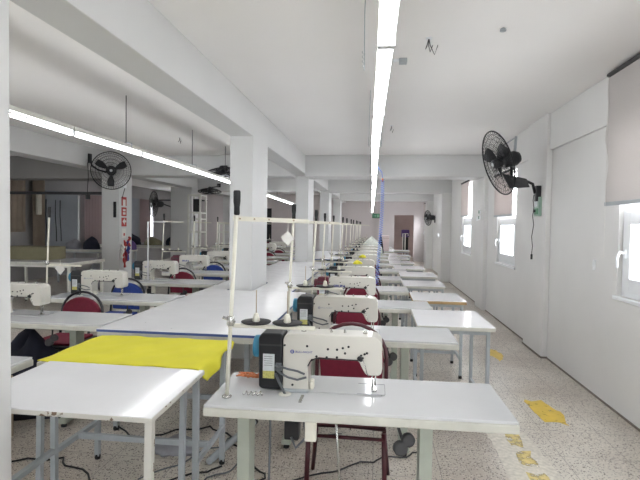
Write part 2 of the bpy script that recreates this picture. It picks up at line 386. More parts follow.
# roller blinds
def blind(ya, yb, z0, z1, x, label, m_, wavy=0):
    t = thing('roller_blind', label, 'blind', (x, (ya+yb)/2, z1), 0)
    c = (ya+yb)/2; hy = (yb-ya)/2; H = z1-z0
    vs = []; fs = []; ny, nz = 16, 16
    for i in range(ny+1):
        for j in range(nz+1):
            yy = -hy+2*hy*i/ny; zz = -.03-(H-.03)*j/nz
            xx = wavy*.03*math.sin(PI*j/nz)*math.sin(j*.9+i*.25)*(.3+.7*i/ny)
            ye = yy + (wavy*.03*math.sin(j/nz*2*PI)*(i/ny)**6)
            vs.append((xx, ye, zz))
    for i in range(ny):
        for j in range(nz):
            a = i*(nz+1)+j; fs.append((a, a+1, a+nz+2, a+nz+1))
    o2 = len(vs); vs += [(v[0]+.0015, v[1], v[2]) for v in vs]; fs += [tuple(reversed([q+o2 for q in f_])) for f_ in fs]
    MB().add(vs, fs, True).build('fabric', m_, t)
    B(-.008, -hy, -H-.03, .008, hy, -H+.0).build('bottom_bar', M['greysteel'], t, bevel=.003)
    T([(0.0, -hy, -.01), (0.0, hy, -.01)], .018, 12).build('roller_tube', M['darkgrey'], t)
    T([(-.01, hy-.02, -.02), (-.012, hy-.03, -H*.6), (-.01, hy-.03, -H-.45)], .0015, 5).build('pull_cord', M['paper'], t)
    return t
blind(-.6, .7, 1.3, 2.72, 1.85, 'large pale grey roller blind added over the unseen window beside the viewer', M['blind'])  # out of view, added to hold daylight off the near pillar
blind(3.0, 4.19, 1.68, 2.72, 1.85, 'large pale grey roller blind over the nearest window', M['blind'], .45)
blind(7.03, 8.08, 1.66, 2.30, 1.88, 'pinkish grey roller blind half down over the second window, behind the wall fan', M['blindpink'])
blind(10.32, 11.2, 1.72, 2.45, 1.88, 'narrow pinkish grey roller blind over the third window from the front', M['blindpink'])
blind(18.9, 19.95, 1.8, 2.4, 1.88, 'small pale blind over the farthest window on the right', M['blindpink'])
# left wall curtains and blinds
def curtain(ya, yb, z0, z1, m_, label, x=XL+.12, n_=9, name='window_curtain', cat='curtain'):
    pts = []; K_ = n_*6
    for i in range(K_+1): pts.append((x+.025*math.sin(i/6*2*PI), ya+(yb-ya)*i/K_))
    poly = pts+[(p[0]+.006, p[1]) for p in reversed(pts)]
    vs = []; fs = []; nn = len(pts)
    for (zz) in (z0, z1): vs += [(p[0], p[1], zz) for p in pts]+[(p[0]+.006, p[1], zz) for p in pts]
    for i in range(nn-1):
        fs += [(i, i+1, 2*nn+i+1, 2*nn+i), (nn+i, 3*nn+i, 3*nn+i+1, nn+i+1), (2*nn+i, 2*nn+i+1, 3*nn+i+1, 3*nn+i), (i, nn+i, nn+i+1, i+1)]
    return tag(MB().add(vs, fs, True).build(name, m_), label, cat)
curtain(12.95, 14.3, .75, 2.25, M['curtain'], 'pink curtain with light behind it beside the gray blind')
curtain(16.2, 17.0, .75, 2.3, M['curtain'], 'faded pink curtain far back in the left bay')
curtain(10.85, 11.28, .7, 2.7, M['beige'], 'beige curtain hanging left of the tall blue-grey blind')
curtain(9.0, 10.6, 1.2, 2.6, M['beige'], 'wide beige curtain at the far left edge of the left bay')
tag(B(XL+.10, 11.3, .72, XL+.13, 12.62, 2.25).build('panel_blind', M['blindgrey'], bevel=.004), 'tall flat blue-grey blind covering the left wall', 'blind')
tag(B(XL+.10, 14.6, .72, XL+.13, 16.1, 2.3).build('panel_blind', M['blindgrey'], bevel=.004), 'grey blind behind the signed pillar', 'blind')
tag(T([(XL+.15, 9.0, 2.03), (-5.3, 8.85, 2.02)], .03, 10).build('dark_pipe', M['darkgrey']), 'dark horizontal pipe crossing the left bay at head height', 'pipe')
tag(T([(-7.2, 15, 2.2), (-5.45, 15, 2.2)], .025, 10).build('dark_pipe', M['darkgrey']), 'dark pipe beyond the signed pillar', 'pipe')
# light coloured vertical panel pieces on left
tag(B(-8.3, 10.85, 1.62, -8.25, 11.0, 2.12).build('cream_strip', M['cream'], bevel=.004), 'short cream vertical strip hanging by the dark cords', 'panel')
for i, (yy, l_) in enumerate(((10.95, 'leftmost'), (11.3, 'middle'), (11.48, 'rightmost'))):
    tag(T([(-8.1, yy, 2.0), (-8.12, yy+.02, 1.6), (-8.08, yy, 1.25), (-8.1, yy+.04, .95)], .012, 6).build('black_cable', M['rubber']), '%s of the three dark cords hanging in the far left bay' % l_, 'cord')

# ------------------------------------------------------------------ lights
def lightrun(pts, Lf, label, group, start, end, w_=.031, h_=.031, zh=0):
    """chain of batten fittings along the polyline pts (arc-length positions)"""
    proto = None
    def at(yq):
        for a, b in zip(pts, pts[1:]):
            if yq <= b[1] or b is pts[-1]:
                t = (yq-a[1])/(b[1]-a[1]); return Vector(a).lerp(Vector(b), t)
    y = start; k = 0
    while y < end:
        p = at(y); q = at(y+Lf)
        if proto is None:
            t = thing('tube_light', label, 'light', p, 0, group)
            B(-w_-.004, .005, zh, w_+.004, Lf-.005, zh+.04).build('housing', M['whitesteel'], t, bevel=.004)
            poly = [(-w_, -.001)]+[(-w_*math.cos(a*PI/8), -.003-h_*math.sin(a*PI/8)) for a in range(0, 9)]+[(w_, -.001)]
            MB().prism(poly, .02, Lf-.02).build('diffuser', M['tube'], t)
            for yy in (.002, Lf-.02): B(-w_-.003, yy, -h_-.006, w_+.003, yy+.018, zh+.001).build('end_cap', M['pvc'], t)
            proto = t; o = t
        else: o = clone(proto, p, 0, None, group)
        o.rotation_euler = (0, 0, 0)
        d = (q-p); o.rotation_mode = 'QUATERNION'; o.rotation_quaternion = d.to_track_quat('Y', 'Z')
        y += Lf; k += 1
lightrun([(.06, -2.0, 2.2), (.03, 1.61, 2.2), (-.035, 4.6, 2.2), (-.06, 8.0, 2.19), (-.2, 18.6, 2.03)], 1.21,
         'ceiling-hung tube light in the line over the aisle', 'tube lights in the line over the aisle', -1.7, 18.0)
lightrun([(-2.5, 1.0, 2.203), (-2.57, 3.4, 2.203), (-2.58, 5.5, 2.208), (-2.62, 8.0, 2.20), (-2.85, 17.0, 2.14)], 1.2,
         'ceiling-hung tube light in the line over the left bay', 'tube lights in the line over the left bay', -1.0, 16.9, .017, .014, .022)
for i, (x, y_, l_) in enumerate(((-2.54, 4.62, 'nearest'), (-2.54, 6.37, 'second'), (-2.52, 7.75, 'third'), (-2.7, 10.5, 'fourth'), (-2.75, 13.0, 'farthest'))):
    t = thing('suspension_rod', '%s dark rod hanging the left line of tube lights' % l_, 'rod', (x, y_, 2.24))
    T([(0, 0, .02), (0, 0, .5)], .005, 6).build('rod', M['darkgrey'], t)
    T([(-.06, 0, -.02), (-.06, 0, .02), (0, 0, .03), (.06, 0, .02), (.06, 0, -.02)], .005, 6).build('clamp', M['greysteel'], t)
for i, (x, y_, l_) in enumerate(((-.02, 2.35, 'nearest'), (-.035, 4.6, 'second'), (-.06, 7.0, 'third'), (-.09, 10.2, 'fourth'))):
    t = thing('suspension_chain', '%s chain pair hanging the aisle line of tube lights' % l_, 'chain', (x, y_, 2.22))
    for s_ in (-1, 1):
        T([(s_*.056, 0, -.01), (s_*.058, 0, .26), (s_*.05, 0, .52)], .0025, 5).build('chain', M['greysteel'], t)
        T([(s_*.06+.006*math.cos(a), .006*math.sin(a), .0+a*.0035) for a in [q*.6 for q in range(40)]], .0018, 4).build('spring', M['greysteel'], t)
# ceiling bits
t = thing('junction_box', 'small grey junction box on the ceiling right of the aisle lights', 'junction box', (.173, 3.76, HC))
B(-.03, -.03, -.035, .03, .03, 0).build('box', M['greysteel'], t, bevel=.004); B(-.075, -.01, -.02, -.03, .01, -.002).build('conduit_stub', M['pvc'], t)
def wire(x, y_, label, n_=3):
    t = thing('ceiling_wire', label, 'wire', (x, y_, HC))
    B(-.02, -.02, -.006, .02, .02, 0).build('plate', M['pvc'], t)
    for k in range(n_): T([(0, 0, 0), (.01*k-.01, .02, -.04), (.03*k-.02, .01, -.07-.02*k), (.035*k-.01, 0, -.05)], .003, 5).build('lead', M['darkgrey'], t)
wire(.326, 3.36, 'loose curled wire hanging from the bare ceiling near the aisle lights')
wire(-2.95, 6.9, 'loose wire poking from the left bay ceiling', 2)
wire(.16, 6.2, 'small hook with a wire beyond the junction box', 2)
tag(MB().lathe([(0, 0), (.02, 0), (.02, .012), (.008, .02)], (.778, 3.23, HC-.021), (0, 0, 1), 10).build('ceiling_plug', M['greysteel']), 'small round grey plug in the ceiling', 'ceiling plug')

# ------------------------------------------------------------------ sewing table
def table_proto():
    t = thing('sewing_table', 'long white industrial sewing table nearest the viewer', 'table', (0, 0, 0), 0)
    B(-.668, 0, .703, .532, .44, .738).build('tabletop', M['edge'], t, bevel=.006)
    B(-.664, .004, .738, .528, .436, .75).build('laminate_top', M['lam'], t, bevel=.003)
    for x in (-.545, .215):
        g = MB(); g.box(x-.026, .16, .05, x+.026, .17, .70); g.box(x-.026, .17, .05, x-.02, .26, .70); g.box(x+.02, .17, .05, x+.026, .26, .70)
        g.box(x-.03, .03, .03, x+.03, .41, .06); g.box(x-.03, .06, .69, x+.03, .38, .703)
        lg = g.build('leg', M['steel'], t, bevel=.002)
        for yy in (.06, .38): MB().lathe([(.018, 0), (.02, .01), (.012, .03)], (x, yy, 0), (0, 0, 1), 10).build('foot', M['rubber'], lg)
    B(-.52, .30, .22, .19, .325, .25).build('crossbar', M['steel'], t, bevel=.003)
    k = T([(-.31, .03, .703), (-.31, .04, .64), (-.10, .05, .60), (.04, .05, .58)], .006, 6)
    k = MB(); k.box(-.265, .02, .62, -.22, .05, .703); k.build('bracket', M['cream'], t, bevel=.004)
    k = MB(); k.tube([(.10, .1, .70), (.10, .1, .66), (.12, .065, .61)], .006, 6)
    k.lathe([(.02, -.014), (.028, -.01), (.028, .01), (.02, .014)], (.105, .06, .60), (.2, -1, .1), 14)
    k.lathe([(.02, -.014), (.026, -.01), (.026, .01), (.02, .014)], (.135, .07, .63), (.2, -1, .1), 14)
    k.build('knee_lifter', M['darkgrey'], t)
    c = MB(); c.box(-.36, .10, .585, -.30, .16, .66); c.box(-.35, .11, .66, -.31, .15, .703); c.build('control_box', M['black'], t, bevel=.006)
    c = T([(-.33, .1, .60), (-.31, .09, .56), (-.27, .1, .60), (-.28, .12, .66), (-.31, .12, .68), (-.33, .12, .70)], .006, 6); c.build('cable', M['grey'], t)
    T([(-.42, .12, .703), (-.425, .12, .3), (-.42, .2, .02), (-.2, .3, .01)], .005, 6).build('cable', M['grey'], t)
    pd = B(-.26, .08, .03, -.02, .34, .045); pd.build('pedal', M['darkgrey'], t, bevel=.004)
    T([(-.14, .3, .04), (-.14, .22, .4), (-.16, .2, .703)], .005, 6).build('pedal_rod', M['steelp'], t)
    return t
TAB = table_proto()

# ------------------------------------------------------------------ sewing machine (origin: left of the column, front face, table surface)
def body_mb():
    poly = [(0, 0), (0, .235), (.006, .25), (.02, .262), (.06, .266), (.39, .266), (.42, .258), (.435, .235), (.438, .12), (.432, .095), (.418, .088),
            (.378, .088), (.366, .092), (.352, .115), (.338, .145), (.325, .155), (.16, .160), (.138, .153), (.122, .135), (.113, .11), (.112, .03), (.118, 0)]
    return MB().prism(poly, 0, .115)
def machine_proto(motor='black', wheel='blue', brand=None, brandm='ink', cat_label=''):
    t = thing('sewing_machine', cat_label, 'sewing machine')
    body_mb().build('body', M['mach'], t, bevel=.007, seg=3)
    B(.10, -.0, .0005, .44, .18, .004).build('bed_plate', M['lam'], t)
    B(.002, -.018, .0, .116, .13, .012).build('base_rim', M['greysteel'], t, bevel=.003)
    mb = MB().prism([(-.108, .015), (-.11, .24), (-.095, .262), (-.006, .262), (-.002, .25), (-.002, .02), (-.01, .005), (-.095, .005)], -.004, .12)
    mo = mb.build('motor_cover', M[motor], t, bevel=.01, seg=3)
    B(-.106, -.0055, .205, -.006, -.0035, .212).build('seam', M['darkgrey'], mo)
    MB().lathe([(.035, 0), (.05, .003), (.052, .008), (.052, .026), (.045, .032)], (-.143, .06, .185), (1, 0, 0), 24).build('handwheel', M[wheel], t)
    st = B(-.088, -.0065, .062, -.036, -.0048, .168).build('label_plate', M['sticker'], t); st['label'] = 'white printed label'
    ys = B(-.088, -.0075, .056, -.036, -.0058, .09).build('warning_sticker', M['yellowst'], st)
    for z_ in (.155, .145, .135, .125, .115): B(-.083, -.0072, z_, -.045, -.0064, z_+.002).build('printed_line', M['grey'], st)
    # cables from the motor to the column
    c1 = T([(-.03, -.008, .115), (-.005, -.03, .12), (.03, -.03, .11), (.07, -.02, .10), (.10, -.012, .085)], .005, 7); c1.build('cable', M['grey'], t)
    T([(-.03, -.008, .10), (0, -.035, .09), (.03, -.035, .075), (.07, -.025, .062), (.108, -.01, .07)], .005, 7).build('cable', M['grey'], t)
    T([(-.03, -.008, .08), (-.01, -.03, .05), (.01, -.04, .02), (.02, -.045, .002)], .006, 7).build('cable', M['grey'], t)
    B(-.03, -.018, .095, .0, -.004, .13).build('plug', M['grey'], t, bevel=.004)
    MB().lathe([(.022, 0), (.028, .001), (.028, .004), (.018, .005)], (.02, -.045, 0), (0, 0, 1), 18).build('cable_grommet', M['edge'], t)
    T([(.113, -.004, .12), (.125, -.006, .145), (.15, -.006, .158), (.34, -.006, .157)], .0028, 6).build('cable', M['black'], t)
    # black screws
    for (x, z_) in [(.008, .21), (.108, .21), (.20, .2), (.24, .2), (.24, .165), (.265, .208), (.275, .185), (.332, .165), (.345, .178), (.352, .167), (.36, .185), (.37, .19), (.345, .155), (.195, .163), (.13, .148), (.045, .03), (.15, .165), (.29, .215)]:
        MB().lathe([(.0055, 0), (.0055, .003), (.004, .004)], (x, -.0, z_), (0, -1, 0), 8).build('screw', M['black'], t)
    # top fittings
    for (x, r) in ((.085, .012), (.21, .006), (.27, .006), (.36, .01)):
        MB().lathe([(r, 0), (r, .006), (r*.5, .012), (r*.4, .016)], (x, .05, .266), (0, 0, 1), 10).build('oil_cap', M['steelp'], t)
    # face parts
    MB().lathe([(.008, 0), (.012, .004), (.012, .008), (.005, .014)], (.34, 0, .165), (0, -1, 0), 14).build('tension_dial', M['black'], t)
    T([(.352, -.004, .16), (.365, -.008, .13), (.372, -.01, .1), (.38, -.005, .088)], .002, 5).build('thread_lever', M['steelp'], t)
    T([(.395, .055, .09), (.395, .055, .006)], .0042, 8).build('needle_bar', M['steelp'], t)
    T([(.408, .055, .09), (.408, .055, .03)], .0045, 8).build('presser_bar', M['steelp'], t)
    B(.39, .03, .006, .415, .07, .014).build('presser_foot', M['steelp'], t, bevel=.002)
    npl = MB(); npl.box(.33, -.0, .004, .45, .13, .0055); npl.build('needle_plate', M['lam'], t); fr_ = MB(); fr_.box(.33, -.002, .0055, .45, .0, .0065); fr_.box(.45, 0, .0055, .452, .13, .0065); fr_.box(.33, .13, .0055, .45, .132, .0065); fr_.build('plate_seam', M['grey'], t)
    B(.118, .02, .004, .136, .06, .045).build('bobbin_winder', M['cream'], t, bevel=.005)
    if brand:
        if brandm == 'ink2':
            text('logo_text', brand, .034, M['ink'], t, (.045, -.0012, .172), bold=.0012, label='bold blue maker name')
        else:
            e = MB().lathe([(.009, 0), (.009, .0008)], (.042, 0, .182), (0, -1, 0), 20).build('emblem', M[brandm], t)
            for q in (-.004, 0, .004): B(.038, -.0016, .182+q-.0008, .046, -.0008, .182+q+.0008).build('emblem_bar', M['mach'], e)
            text('logo_text', brand, .0135, M[brandm], t, (.056, -.0012, .182), label='blue maker name')
    return t
MPOS = (-.39, .20)   # relative to table origin (x, y)
MA = machine_proto('black', 'blue', 'BULL-NIGHT', 'ink', 'white sewing machine with black motor and blue handwheel, nearest and largest, on the front table')
MBr = machine_proto('maroonp', 'maroonp', 'SIRUBA', 'ink2', 'white sewing machine with bold blue lettering, on the third table of the right-hand row')
MC = machine_proto('black', 'blue', 'BULL-NIGHT', 'inkfaint', 'white sewing machine with faint lettering, on the second table, behind the nearest one')

# ------------------------------------------------------------------ thread stand
def stand_proto():
    t = thing('thread_stand', 'cream thread stand pole with black grip, nearest and tallest in view', 'thread stand')
    ly = lambda z: .038*z/.845
    MB().lathe([(.02, 0), (.02, .006), (.009, .012)], (0, 0, 0), (0, 0, 1), 14).build('base_nut', M['steelp'], t)
    T([(ly(.004), 0, .004), (ly(.3), 0, .3), (ly(.76), 0, .76)], .0085, 10).build('pole', M['cream'], t)
    MB().lathe([(.009, .745), (.012, .75), (.0115, .78), (.0145, .80), (.0145, .84), (.012, .845)], (ly(.79), 0, 0), (0, 0, 1), 12).build('grip', M['rubber'], t)
    g = MB(); g.lathe([(.014, -.02), (.016, -.015), (.016, .015), (.014, .02)], (ly(.3), 0, .315), (0, 0, 1), 10); g.tube([(ly(.3)-.03, -.01, .33), (ly(.3)+.02, 0, .31)], .006, 6)
    g.build('clamp', M['steelp'], t)
    a = MB().prism([(0.02, .722), (.33, .715), (.33, .731), (.02, .742)], -.004, .004); ar = a.build('guide_arm', M['cream'], t)
    for x in (.05, .11, .17, .27):
        MB().lathe([(.004, 0), (.004, .002)], (x, -.004, .731-.02*(x-.05)), (0, -1, 0), 8).build('rivet', M['brown'], ar)
    b = MB(); b.box(.0, .0, .287, .36, .02, .302); b.build('tray_arm', M['cream'], t, bevel=.003)
    for x in (.115, .245):
        d = MB().lathe([(.012, 0), (.055, .003), (.062, .009), (.06, .011), (.012, .008)], (x, .02, .303), (0, 0, 1), 24).build('spool_disc', M['rubber'], t)
        MB().lathe([(.012, .008), (.016, .012), (.01, .04), (.004, .045)], (x, .02, .303), (0, 0, 1), 12).build('cone', M['cream'], d)
        T([(x, .02, .31), (x, .02, .44)], .0022, 6).build('spindle', M['brown'], d)
    return t
ST = stand_proto(); SPOS = (-.60, .09)

# ------------------------------------------------------------------ chair (origin at floor centre of seat, sitter faces -Y)
def chair_proto(fm, pm, label):
    t = thing('fabric_chair', label, 'chair')
    for s_ in (-1, 1):
        T([(s_*.175, -.20, .45), (s_*.18, -.205, .25), (s_*.185, -.21, 0)], .012, 8).build('leg', M[fm], t)
        T([(s_*.175, .19, .45), (s_*.19, .23, .22), (s_*.21, .27, 0)], .012, 8).build('leg', M[fm], t)
    r = MB(); r.tube([(-.175, -.2, .471), (.175, -.2, .471), (.175, .19, .471), (-.175, .19, .471)], .012, 8, closed=True)
    r.tube([(-.18, -.205, .42), (.18, -.205, .42)], .009, 8); r.build('seat_frame', M[fm], t)
    # arched back frame
    arc = [(-.19, .215, .46)]+[(-.19+.0*k, .215+.03*k/3, .46+.25*k/3) for k in (1, 2, 3)]
    arc += [(.19*math.cos(PI-a*PI/12), .25+.01*math.sin(a*PI/12), .71+.185*math.sin(a*PI/12)) for a in range(1, 12)]
    arc += [(.19, .215+.03*k/3, .46+.25*k/3) for k in (3, 2, 1, 0)]
    T(arc, .0115, 8).build('back_frame', M[fm], t)
    pts = [(-.165, .54)]+[(-.177, .7)]+[(.177*math.cos(PI-a*PI/10), .70+.15*math.sin(a*PI/10)) for a in range(1, 10)]+[(.177, .7), (.165, .54)]
    MB().prism(pts, .22, .26).build('backrest', M[pm], t, bevel=.012, seg=3)
    st = MB(); st.prism([(-.19, -.2), (-.17, -.23), (.17, -.23), (.19, -.2), (.18, .19), (-.18, .19)], .484, .507, axis='z'); st.build('seat', M[fm], t, bevel=.008, seg=3); cu_ = MB().prism([(-.17, -.19), (.17, -.19), (.16, .16), (-.16, .16)], .5072, .53, axis='z').build('seat_pad', M[pm], t, bevel=.01, seg=3)
    return t
CR = chair_proto('redframe', 'red', 'burgundy chair with maroon tube frame directly behind the nearest sewing machine')
CB = chair_proto('blackframe', 'bluef', 'blue chair with black frame behind the second table of the left bay row')
CD = chair_proto('blackframe', 'red', 'burgundy chair with black frame behind the nearest full table of the left bay row')

# ------------------------------------------------------------------ right-hand row
ordn = ['nearest', 'second', 'third', 'fourth', 'fifth', 'sixth', 'seventh', 'eighth', 'ninth', 'tenth', 'eleventh', 'twelfth', 'thirteenth']
rowY = [1.80, 3.0, 4.2, 5.3, 6.45, 7.65, 8.8, 10.0, 11.2, 12.4, 13.6, 14.8, 16.0]
shX = [0, -.02, -.04, -.17, -.19, -.05, -.08, -.03, -.05, .0, -.04, 0, -.03]
rotT = [.012, .0, .006, 0, -.004, .01, 0, 0, .01, 0, 0, 0, 0]
SC = (.98, .95, .90)
first = dict(t=True, a=True, b=True, c=True, s=True, cr=True)
for k, (y_, dx, rz) in enumerate(zip(rowY, shX, rotT)):
    lab = 'white sewing table, %s from the viewer in the right-hand row' % ordn[k]
    if k == 0: TAB.location = (dx, y_, 0); TAB.rotation_euler.z = rz; TAB['label'] = 'long white sewing table in the foreground carrying the largest machine'; TAB['group'] = 'sewing tables of the right-hand row'
    else: clone(TAB, (dx, y_, 0), rz, lab, 'sewing tables of the right-hand row', skip=('pedal',) if k < 4 else ('pedal', 'pedal_rod', 'cable', 'knee_lifter'))
    mx, my = dx*.3+MPOS[0]+random.uniform(-.01, .01)*(k > 0), y_+MPOS[1]
    zt = .7505
    g = 'sewing machines of the right-hand row'
    if k == 0: MA.location = (mx, my, zt); MA.scale = (.965, 1, .935); MA['group'] = g
    elif k == 1: MC.location = (mx-.01, my-.06, zt); MC.scale = SC; MC['group'] = g
    elif k == 2: MBr.location = (mx-.03, my-.04, zt); MBr.scale = SC; MBr['group'] = g
    else: clone(MC if k % 2 else MA, (mx, my, zt), 0, 'white sewing machine on the %s table of the right-hand row' % ordn[k], g, skip=('screw', 'printed_line', 'emblem_bar'), scale=SC)
    g = 'thread stands of the right-hand row'
    if k == 0: ST.location = (dx*.3+SPOS[0], y_+SPOS[1], zt); ST['group'] = g
    else: clone(ST, (dx*.3+SPOS[0]+.03, y_+SPOS[1], zt), random.uniform(-.08, .08), 'cream thread stand with black grip on the %s table of the right-hand row' % ordn[k], g, skip=() if k < 5 else ('rivet',))
    g = 'chairs of the right-hand row'
    if k == 0: CR.location = (-.135, 2.54, 0); CR.scale = (1.06, 1, .99); CR['group'] = g
    elif k < 9: clone(CR, (-.13+random.uniform(-.03, .03), y_+.76, 0), 0, 'burgundy chair with maroon frame behind the %s table of the right-hand row' % ordn[k], g, scale=(1, 1, .96))

# side tables in the right-hand row (tube legs)
def worktable(x0, y0, x1, y1, z, label, top='lam3', legm='greysteel', edge='edge', th=.03, rails=True, name='side_table', cat='table', legs=None, group=None, lr=.0125):
    t = thing(name, label, cat, ((x0+x1)/2, (y0+y1)/2, 0), 0, group); a, b = (x1-x0)/2, (y1-y0)/2
    B(-a, -b, z-th, a, b, z-.003).build('tabletop', M[edge], t, bevel=.003)
    B(-a+.002, -b+.002, z-.003, a-.002, b-.002, z).build('laminate_top', M[top], t)
    L_ = legs or [(-a+.04, -b+.04), (a-.04, -b+.04), (-a+.04, b-.04), (a-.04, b-.04)]
    for (x, y_) in L_:
        lg = B(x-lr, y_-lr, .02, x+lr, y_+lr, z-th).build('leg', M[legm], t, bevel=.002)
        MB().lathe([(.016, 0), (.018, .012), (.016, .03)], (x, y_, 0), (0, 0, 1), 10).build('foot', M['rubber'], lg)
    if rails and not legs:
        r = MB(); zr = .17
        for yy in (-b+.03, b-.05): B(-a+.052, yy, z-th-.03, a-.052, yy+.02, z-th).build('apron_rail', M[legm], t)
        r.box(-a+.03, -b+.052, zr, -a+.05, b-.052, zr+.025); r.box(a-.05, -b+.052, zr, a-.03, b-.052, zr+.025); r.box(-a+.05, -.0125, zr, a-.05, .0125, zr+.025)
        r.build('rail', M[legm], t)
    return t
SG = 'white side tables of the right-hand row'
worktable(.30, 3.50, .845, 4.18, .749, 'white side table on grey tube legs, nearest of the side tables at the aisle', group=SG)
worktable(.355, 4.68, .86, 5.28, .749, 'white side table with a bare wooden front edge, second along the aisle', edge='wood', group=SG)
worktable(.33, 5.82, .83, 6.42, .749, 'white side table at the aisle, third from the viewer', group=SG)
worktable(.34, 6.93, .865, 7.62, .749, 'white side table at the aisle, fourth from the viewer', group=SG)
worktable(.30, 8.12, .80, 8.76, .749, 'white side table at the aisle, fifth from the viewer', group=SG)
worktable(.25, 9.3, .72, 9.95, .749, 'white side table at the aisle, sixth from the viewer', group=SG)
worktable(.25, 10.5, .70, 11.1, .749, 'white side table at the aisle, seventh from the viewer', group=SG)
worktable(.30, 11.7, .82, 12.35, .749, 'white side table at the aisle, eighth from the viewer', group=SG)
worktable(.3, 14.1, .95, 14.75, .749, 'white side table at the aisle, farthest from the viewer', group=SG)

# yellow scraps, wrapped machine
def rag(x, y_, z, r, h, m_, label, name='cloth_scrap', cat='cloth', sx=1, sy=1, seed=0, amp=.35):
    rnd = random.Random(seed); vs = []; fs = []; n_, k_ = 22, 7
    ph = [rnd.uniform(0, 6.28) for _ in range(6)]
    for j in range(k_+1):
        t_ = j/k_
        for i in range(n_):
            a = 2*PI*i/n_; rr = r*(1-t_**3.2)*(1+amp*.5*math.sin(3*a+ph[0])+amp*.35*math.sin(5*a+ph[1]+t_*3)+amp*.2*math.sin(9*a+ph[2]))
            vs.append((x+sx*rr*math.cos(a), y_+sy*rr*math.sin(a), z+h*(t_**.8)*(1+.12*math.sin(2*a+ph[3]))))
    for j in range(k_):
        for i in range(n_): fs.append((j*n_+i, j*n_+(i+1) % n_, (j+1)*n_+(i+1) % n_, (j+1)*n_+i))
    fs.append(tuple(range(n_-1, -1, -1)))
    return tag(MB().add(vs, fs, True).build(name, m_), label, cat)
rag(-.22, 5.56, 1.016, .05, .045, M['yellow'], 'crumpled yellow rag lying on top of the fourth machine', seed=3)
rag(-.19, 6.71, 1.016, .045, .04, M['yellow'], 'crumpled yellow rag lying on top of the fifth machine', seed=5)
rag(-.13, 11.85, .75, .2, .42, M['wrap'], 'bulky machine wrapped in clear plastic far down the right-hand row', 'wrapped_machine', 'sewing machine', sx=1.3, sy=.7, seed=9, amp=.15)
rag(.1, 13.15, .0, .2, 1.15, M['darkcloth'], 'tall dark garment bundle standing past the wrapped machine', 'garment_bundle', 'cloth', sx=.5, sy=.5, seed=11, amp=.2)
t = thing('carton', 'pinkish white box on the far tables near the blue hose', 'box', (.20, 13.76, .751))
B(-.14, 0, 0, .14, .25, .44).build('box_body', mat('pale_pink_card', (214, 196, 196), .7, noise=.06), t, bevel=.004); B(-.14, -.002, .36, .14, 0, .37).build('tape', M['brown'], t)

# ------------------------------------------------------------------ blue coiled hose
h = MB(); pts = []
turns = 46; X0, Y0 = .055, 5.95
for i in range(turns*12+1):
    a = 2*PI*i/12; tt = i/(turns*12); z_ = 2.03-(2.03-.74)*tt
    x = X0-.035*tt+.01*math.sin(tt*5); r = .02
    pts.append((x+r*math.cos(a), Y0+r*math.sin(a), z_))
h.tube(pts, .0038, 5)
t = thing('air_hose', 'blue coiled air hose hanging beside the aisle lights', 'hose', (0, 0, 0))
h.build('coil', M['hose'], t)
T([(X0, Y0, 2.03), (X0-.01, Y0, 2.12), (-.02, Y0, 2.2)], .004, 6).build('straight_hose', M['hose'], t)
MB().lathe([(.007, 0), (.012, .01), (.012, .03), (.006, .045)], (X0, Y0, 2.0), (0, 0, 1), 10).build('coupling', M['orange'], t)
MB().lathe([(.006, 0), (.011, .01), (.011, .07), (.006, .08)], (X0-.035, Y0, .67), (0, 0, 1), 10).build('blow_gun', M['black'], t)

# ------------------------------------------------------------------ exit sign
t = thing('exit_sign', 'small dark green hanging sign at the end of the aisle lights', 'sign', (-.05, 16.75, 1.73))
B(-.13, 0, 0, .13, .02, .16).build('sign_panel', M['signgreen'], t, bevel=.003)
MB().prism([(-.09, .07), (-.02, .07), (-.02, .04), (.02, .08), (-.02, .12), (-.02, .09), (-.09, .09)], -.002, 0).build('arrow', M['signmark'], t)
B(.04, -.002, .03, .1, 0, .13).build('door_mark', M['signmark'], t)
for x in (-.1, .1): T([(x, .01, .16), (x, .01, 1.0)], .003, 5).build('wire', M['darkgrey'], t)

# doorway contents
t = thing('storage_rack', 'violet and white object standing in the far doorway', 'rack', (1.22, 21.0, 0))
B(-.18, -.1, 1.0, .16, .1, 1.32).build('violet_bag', M['purple'], t, bevel=.04)
r = MB(); r.tube([(-.12, -.12, 0), (-.12, -.12, 1.15), (.1, -.12, 1.15), (.1, -.12, 1.05)], .02, 6); r.tube([(-.02, -.12, 1.15), (-.02, -.12, .2)], .025, 6); r.build('white_frame', M['paper'], t)
B(-.1, -.09, .3, .12, .08, 1.0).build('dark_bin', M['rubber'], t, bevel=.02)

